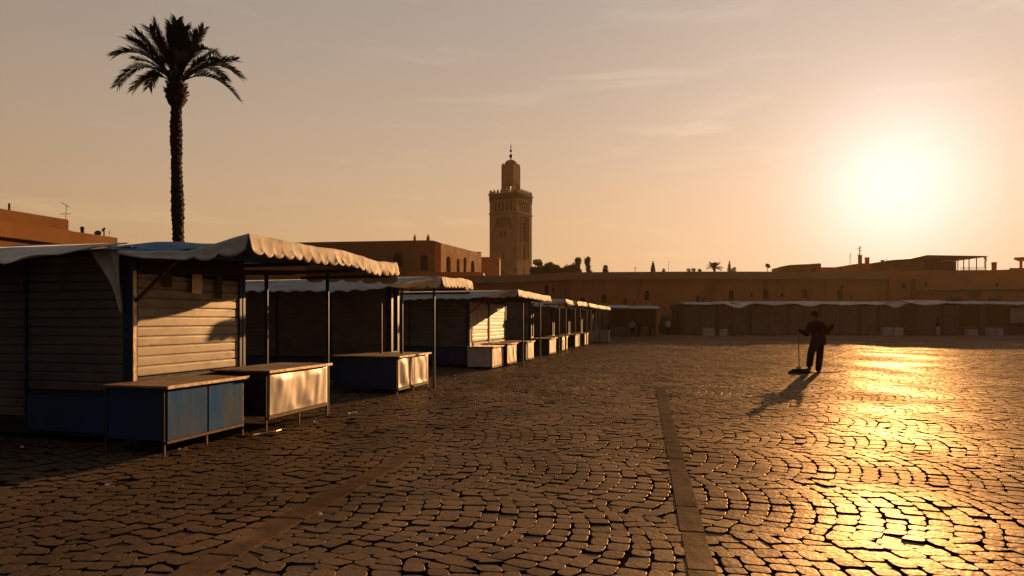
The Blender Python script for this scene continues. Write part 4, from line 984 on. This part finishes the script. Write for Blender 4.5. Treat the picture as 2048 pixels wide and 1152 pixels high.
# crates before the shops
def crate(px, pyt, wpx, label, Y=64.6, m='crate'):
    hgt = HC + (HY-pyt)/F*Y; wd = wpx/F*Y; t = thing('crate', label, 'crate', (at(px,0,Y).x, Y, 0), 0, 'crates and boxes by the far shops')
    MB().box(-wd/2, wd/2, -.3, .3, .02, hgt-.05).build('body', M[m], t, bevel=.02); MB().box(-wd/2-.02, wd/2+.02, -.32, .32, hgt-.048, hgt).build('lid', M[m], t, bevel=.012)
    for s_ in (-1,1): MB().box(s_*wd*.28-.06, s_*wd*.28+.06, -.345, -.305, hgt*.55, hgt*.55+.04).build('handle', M['shade_cloth'], t)
crate(1417,656,20,'wide grey box before the second far shop shutter')
crate(1447,658,12,'small grey box right of the wide grey one')
crate(1774,655.5,16,'left of two white crates before the paler shutter')
crate(1794,655.5,18,'right of two white crates before the paler shutter')
crate(1942,658.5,19,'pale crate before the black open shop')
crate(1980,655.5,11,'narrower of the two pale crates near the right edge')
crate(1996,656.5,13,'wider of the two pale crates near the right edge')

# ------------------------------------------------------------------ people
def remesh(mb, name, m, parent, voxel, smooth_it=2):
    o = mb.build('tmp', m, None); md = o.modifiers.new('r', 'REMESH'); md.mode = 'VOXEL'; md.voxel_size = voxel
    if smooth_it: s = o.modifiers.new('s', 'SMOOTH'); s.iterations = smooth_it; s.factor = .5
    dg = bpy.context.evaluated_depsgraph_get(); me = bpy.data.meshes.new_from_object(o.evaluated_get(dg)); me.name = name
    old = o.data; bpy.data.objects.remove(o); bpy.data.meshes.remove(old)
    me.polygons.foreach_set('use_smooth', [True]*len(me.polygons)); me.materials.clear(); me.materials.append(m)
    q = bpy.data.objects.new(name, me); COL.objects.link(q); q.parent = parent; return q
def hand(mb, wrist, dirv, palm_n, side, curl):
    d = V3(dirv).normalized(); n = V3(palm_n); n = (n - d*n.dot(d)).normalized(); s = d.cross(n)*side
    pc = wrist + d*.05
    for k in range(-1,2): mb.capsule(wrist + s*k*.014 + d*.01, wrist + d*.085 + s*k*.026, .016, .014, 8)
    for k, ln in enumerate((.070,.080,.075,.058)):
        b = wrist + d*.088 + s*(.034 - .0225*k); c1 = curl*(.9+.12*k); c2 = curl*1.9
        d1 = (d*math.cos(c1) + n*math.sin(c1)); d2 = (d*math.cos(c2) + n*math.sin(c2))
        m1 = b + d1*ln*.55; mb.capsule(b, m1, .0095, .0085, 7); mb.capsule(m1, m1 + d2*ln*.5, .0085, .007, 7)
    tb_ = wrist + d*.03 + s*.03; td = (d*.6 + s*.75 + n*.35).normalized(); m1 = tb_ + td*.045
    mb.capsule(tb_, m1, .013, .011, 7); mb.capsule(m1, m1 + (d*.8+s*.2+n*.6*min(1,curl+.3)).normalized()*.035, .0105, .008, 7)
def head(mb, c, face, up, s=1.0):
    f = V3(face).normalized(); u = V3(up).normalized(); u = (u - f*u.dot(f)).normalized(); l = u.cross(f); R = Matrix((l, f, u)).transposed()
    mb.ball(c + u*.025 - f*.012, .1*s, 18, 14, (.80,.98,.98), R); mb.ball(c - u*.045 + f*.022, .075*s, 16, 12, (.80,.92,1.0), R); mb.ball(c - u*.092 + f*.055, .028*s, 10, 8, (1.1,.8,.8), R)
    mb.capsule(c + f*.083 + u*.012, c + f*.106 - u*.026, .010, .016, 8); mb.ball(c + f*.084 - u*.058, .021*s, 10, 8, (1.25,.6,.5), R)
    mb.ball(c + f*.080 + u*.028, .03*s, 10, 8, (1.5,.4,.35), R)
    for k in (-1,1): mb.ball(c + l*k*.081 - f*.008, .03*s, 10, 8, (.35,.7,1.1), R); mb.ball(c + l*k*.03 + f*.078 + u*.006, .014, 8, 6)
    return f, u, l, R
pf = at(1636, 745.5, 19.1); pf.z = 0
man = thing('person', 'person in dark jacket with one knee raised, holding a broom', 'person', pf)
neck0, neck1 = V3((-.075,0,1.47)), V3((-.095,-.02,1.56)); hc = V3((-.125,-.03,1.672))
shL, shR = V3((-.215,-.03,1.395)), V3((.135,.05,1.405))
elL, wrL = V3((-.385,-.12,1.155)), V3((-.605,-.165,1.235))
elR, wrR = V3((.275,.02,1.20)), V3((.405,-.06,1.405))
hip = V3((.0,0,.94)); hpL, hpR = V3((-.105,-.02,.90)), V3((.075,.03,.90))
knL, anL = V3((-.275,-.15,.575)), V3((-.225,.06,.23))
knR, anR = V3((.052,.0,.49)), V3((.035,.05,.09))
mb = MB(); head(mb, hc, (-.86,-.42,-.28), (-.22,-.1,1))
mb.capsule(neck0, neck1+V3((-.01,0,.03)), .062, .055); mb.capsule(V3((-.06,0,1.34)), V3((0,0,1.0)), .085, .085)
mb.capsule(shL, shR, .05, .05); mb.capsule(shL, elL, .05, .04); mb.capsule(elL, wrL, .038, .026); mb.capsule(shR, elR, .05, .04); mb.capsule(elR, wrR, .038, .026)
mb.capsule(hpL, knL, .075, .052); mb.capsule(knL, anL, .05, .034); mb.capsule(hpR, knR, .075, .052); mb.capsule(knR, anR, .05, .034); mb.capsule(hpL, hpR, .09, .09)
hand(mb, wrL, (wrL-elL), (0,.3,-1), -1, .75); hand(mb, wrR, V3((.35,-.25,1)), (-.3,-1,.1), 1, .22)
remesh(mb, 'body', M['skin'], man, .0065, 1)
mb = MB()                                                     # jacket
for t in range(6):
    k = t/5; c = V3((-.05+.075*k, 0, 1.40-.50*k)); wv = .185 - .01*math.sin(k*3) + .03*k
    mb.ball(c, 1, 20, 12, (wv, .125+.02*k, .13))
mb.lathe([(.16,.0),(.19,.02),(.17,.24),(.15,.32)], (.02,0,.845), 24, 1.18, .82)
mb.capsule(shL, shR, .092, .092); mb.capsule(neck0+V3((0,0,-.06)), neck0+V3((-.005,0,.05)), .10, .078)
mb.capsule(neck0+V3((-.02,0,.0)), shL+V3((-.02,0,.02)), .085, .075); mb.capsule(neck0+V3((.02,0,.0)), shR+V3((.02,0,.02)), .085, .075)
mb.capsule(shL, elL, .10, .082); mb.capsule(elL, wrL-(wrL-elL)*.0, .082, .058); mb.capsule(shR, elR, .10, .086); mb.capsule(elR, wrR-(wrR-elR)*.04, .084, .054)
mb.capsule((.15,0,1.0), (.222,.02,.86), .06, .035)
remesh(mb, 'jacket', M['cloth_black'], man, .012, 2)
mb = MB()                                                     # trousers
mb.capsule(hpL+V3((0,0,.03)), hpR+V3((0,0,.03)), .115, .11); mb.capsule(hpL, knL, .118, .104); mb.capsule(knL, anL+(knL-anL)*.0, .102, .092); mb.capsule(hpR, knR, .118, .098); mb.capsule(knR, anR+V3((0,0,.02)), .098, .086)
remesh(mb, 'trousers', M['trouser'], man, .014, 3)
def shoe(p, heel, toe): 
    mb = MB(); heel, toe = V3(heel), V3(toe); mb.capsule(heel, heel.lerp(toe,.6), .042, .045); mb.capsule(heel.lerp(toe,.55), toe, .045, .036); mb.capsule(heel+V3((0,0,.0)), heel+V3((0,0,.06)), .042, .046)
    remesh(mb, 'shoe', M['leather'], p, .01, 1)
shoe(man, (.045,.07,.042), (-.035,-.12,.038)); shoe(man, (-.215,.09,.17), (-.262,-.05,.11))
mb = MB(); f_ = V3((-.86,-.42,-.28)).normalized(); uu = V3((-.22,-.1,1)).normalized()
mb.ball(hc + uu*.032 - f_*.028, .116, 18, 14, (.90,.95,.92)); mb.ball(hc - f_*.055 - uu*.02, .085, 14, 10); mb.ball(hc + uu*.085 + f_*.035, .055, 12, 10, (1,1,.6)); mb.ball(hc + uu*.055 + f_*.06,.04,12,10,(1,1,.6))
remesh(mb, 'hair', M['hair'], man, .01, 1)

br = thing('broom', 'long handled broom with a ragged wide head held upright by the sweeping person', 'broom', pf + V3((-.635,-.185,0)))
MB().tube([(-.035,0,1.30),(-.02,0,.9),(-.005,0,.45),(.0,0,.13)], .0135, 10).build('handle', M['wood'], br, smooth=True)
MB().box(-.2,.2,-.045,.045,.1,.145).build('head', M['wood'], br, bevel=.012)
mb = MB(); rg = random.Random(4)
for k in range(420):
    x = rg.uniform(-.21,.21); y = rg.uniform(-.045,.045); a = V3((x,y,.115)); e = V3((x*1.12+rg.uniform(-.05,.05), y*1.6+rg.uniform(-.05,.05), rg.uniform(.002,.03)))
    mb.tube([a, a.lerp(e,.5)+V3((rg.uniform(-.01,.01),0,.0)), e], [.006,.006,.004], 4)
mb.build('bristles', M['straw'], br)
def heap(label, loc, n, spread, hgt, seed):
    rg = random.Random(seed); mb = MB()
    for k in range(n):
        r = rg.random()**.7; a = rg.uniform(0,6.28); x, y = math.cos(a)*r*spread[0], math.sin(a)*r*spread[1]; z = hgt*(1-r)*rg.random()
        d = V3((rg.gauss(0,1),rg.gauss(0,1),rg.gauss(0,.4))).normalized()*rg.uniform(.02,.06); c = V3((x,y,z+.015))
        if rg.random() < .5: mb.bar(c-d, c+d, .012, .006)
        else: mb.ball(c, rg.uniform(.015,.035), 6, 5, (1.3,1,.6))
    t = thing('rubbish_heap', label, 'rubbish heap', loc); mb.build('scraps', M['dark_scrap'], t, fix=False); return t
heap('swept heap of dark rubbish around the broom head', pf + V3((-.62,-.12,0)), 380, (.30,.22), .17, 3)
heap('small lump of swept rubbish between the broom and the standing foot', pf + V3((-.33,-.05,0)), 110, (.10,.10), .13, 6)
P = []                                                        # thin dark strip where the ground has a dark band
for i in range(37):
    q = i/36; x = -.82 + 1.75*q; wd = .30*math.sin(math.pi*min(1,q*1.02+.03))**.45*(1-.55*q); cy = -.02+.25*q
    P.append([V3((x, cy - wd + 2*wd*j/10, .016 + .018*abs(mnoise.noise(V3((x*5,j*.5,2)))) )) for j in range(11)])
o = MB().sheet(P, (0,0,-.008)).build('ground_strip', M['dark_scrap'], None, smooth=True); o.location = pf; tag(o, 'long dark strip lying flat on the paving under the sweeping person', 'cloth')

def far_person(px, py, Y, hgt, label, top, low, pose=0, seed=0):
    p0 = at(px, py, Y); p0.z = 0; t = thing('person', label, 'person', p0, seed*1.3, 'people far off by the shops'); k = hgt/1.75
    rg = random.Random(seed); st = .10 + .06*rg.random()
    mb = MB(); head(mb, V3((0,0,1.63))*k, (0,-1,-.1), (0,0,1), k); mb.capsule(V3((0,0,1.42))*k, V3((0,0,1.55))*k, .055, .05)
    for s_ in (-1,1):
        hp = V3((s_*.09,0,.9))*k; kn = V3((s_*.10,-.05*s_*pose,.48))*k; an = V3((s_*st,.12*s_*pose,.07))*k
        sh = V3((s_*.19,0,1.4))*k; el = V3((s_*.25,.05,1.12))*k; wr = V3((s_*.22,-.12-.1*pose,.95 + .1*(pose>0)))*k
        mb.capsule(sh, el, .048, .04); mb.capsule(el, wr, .038, .028); hand(mb, wr, wr-el, (0,-1,0), s_, .4)
        mb.capsule(hp, kn, .085, .06); mb.capsule(kn, an, .055, .04); mb.capsule(an+V3((0,.03,-.03)), an+V3((0,-.14,-.04)), .036, .032)
    mb.capsule(V3((0,0,1.36))*k, V3((0,0,.95))*k, .13, .12); remesh(mb, 'body', M['skin'], t, .02, 1)
    mb = MB(); mb.capsule(V3((0,0,1.33))*k, V3((0,0,.98))*k, .185, .175); mb.capsule(V3((-.17,0,1.39))*k, V3((.17,0,1.39))*k, .085, .085)
    for s_ in (-1,1): mb.capsule(V3((s_*.19,0,1.4))*k, V3((s_*.25,.05,1.12))*k, .068, .058); mb.capsule(V3((s_*.25,.05,1.12))*k, V3((s_*.23,-.09-.1*pose,.98+.1*(pose>0)))*k, .057,.045)
    remesh(mb, 'jacket', M[top], t, .025, 2)
    mb = MB(); mb.capsule(V3((-.06,0,.93))*k, V3((.06,0,.93))*k, .13, .13)
    for s_ in (-1,1): mb.capsule(V3((s_*.09,0,.9))*k, V3((s_*.10,-.05*s_*pose,.48))*k, .105,.08); mb.capsule(V3((s_*.10,-.05*s_*pose,.48))*k, V3((s_*st,.12*s_*pose,.13))*k, .078,.062)
    remesh(mb, 'trousers', M[low], t, .025, 2)
    mb = MB().ball(V3((0,.025,1.665))*k, .104*k, 12, 10, (.88,1,.95)); remesh(mb, 'hair', M['hair'], t, .02, 1)
far_person(1218, 676, 56.0, 1.6, 'dark clothed person standing just past the last grey counter', 'cloth_black', 'trouser', 0, 1)
far_person(1265, 671, 60.0, 1.65, 'person in a faded blue top before the dark left shops', 'cloth_blue', 'trouser', 0, 2)
far_person(1278, 670.5, 60.5, 1.7, 'person in black next to the one in faded blue', 'cloth_black', 'trouser', .5, 3)
far_person(1300, 672, 59.0, 1.55, 'person walking out in front of the right end of the left shops', 'cloth_black', 'trouser', 1, 4)
far_person(1336, 670.5, 63.0, 1.7, 'person with a pale top by the bushy tree in the gap', 'crate', 'trouser', .4, 5)
far_person(1876, 670.5, 64.6, 1.7, 'lone person standing before the dark far shutters at right', 'cloth_black', 'crate', 0, 6)

# ------------------------------------------------------------------ small litter near the counters
def scrap(px, py, label, sx, sy, seed):
    Y = HC*F/(py-HY); rg = random.Random(seed); p = at(px, py, Y); p.z = .008
    P = [[V3(((i/5-.5)*sx + rg.uniform(-.1,.1)*sx, (j/4-.5)*sy, .012+abs(rg.gauss(0,.012)))) for j in range(5)] for i in range(6)]
    o = MB().sheet(P, (0,0,-.003)).build('litter_scrap', M['paper'], None); o.location = p; o.rotation_euler = (0,0,rg.uniform(0,3)); tag(o, label, 'litter', 'paper scraps on the paving')
scrap(366, 903, 'crumpled paper scrap under the middle of the blue counter', .09, .05, 1)
scrap(44, 898, 'tiny paper scrap in the dark below the leftmost shutter', .07, .04, 2)
scrap(632, 848, 'paper scrap on the ground before the silver counter', .08, .05, 3)
scrap(705, 829, 'flat paper scrap right of the silver counter leg', .16, .05, 4)
scrap(215, 976, 'small paper scrap on the cobbles nearest the blue counter corner', .05, .04, 5)
scrap(640, 1036, 'glinting scrap on the left slab strip', .04, .03, 6)
pts = []
for px, py in ((505,872),(520,869),(540,866),(552,864),(562,861),(575,859)):
    Y = HC*F/(py-HY); q = at(px, py, Y); q.z = .012; pts.append(q)
o = MB().tube(pts, .011, 6).build('cable', M['trim']); tag(o, 'pale cable lying along the foot of the silver counter', 'cable')

# ------------------------------------------------------------------ render settings
scene.render.engine = 'CYCLES'
scene.cycles.use_denoising = True; scene.cycles.denoising_prefilter = 'FAST'; scene.cycles.use_adaptive_sampling = False
scene.cycles.max_bounces = 6; scene.cycles.diffuse_bounces = 3; scene.cycles.glossy_bounces = 3; scene.cycles.volume_bounces = 0
scene.cycles.sample_clamp_indirect = 4.0
vs_ = scene.view_settings; vs_.view_transform = 'Standard'; vs_.look = 'None'; vs_.gamma = 1.0; vs_.use_curve_mapping = False; vs_.exposure = EXPOSURE
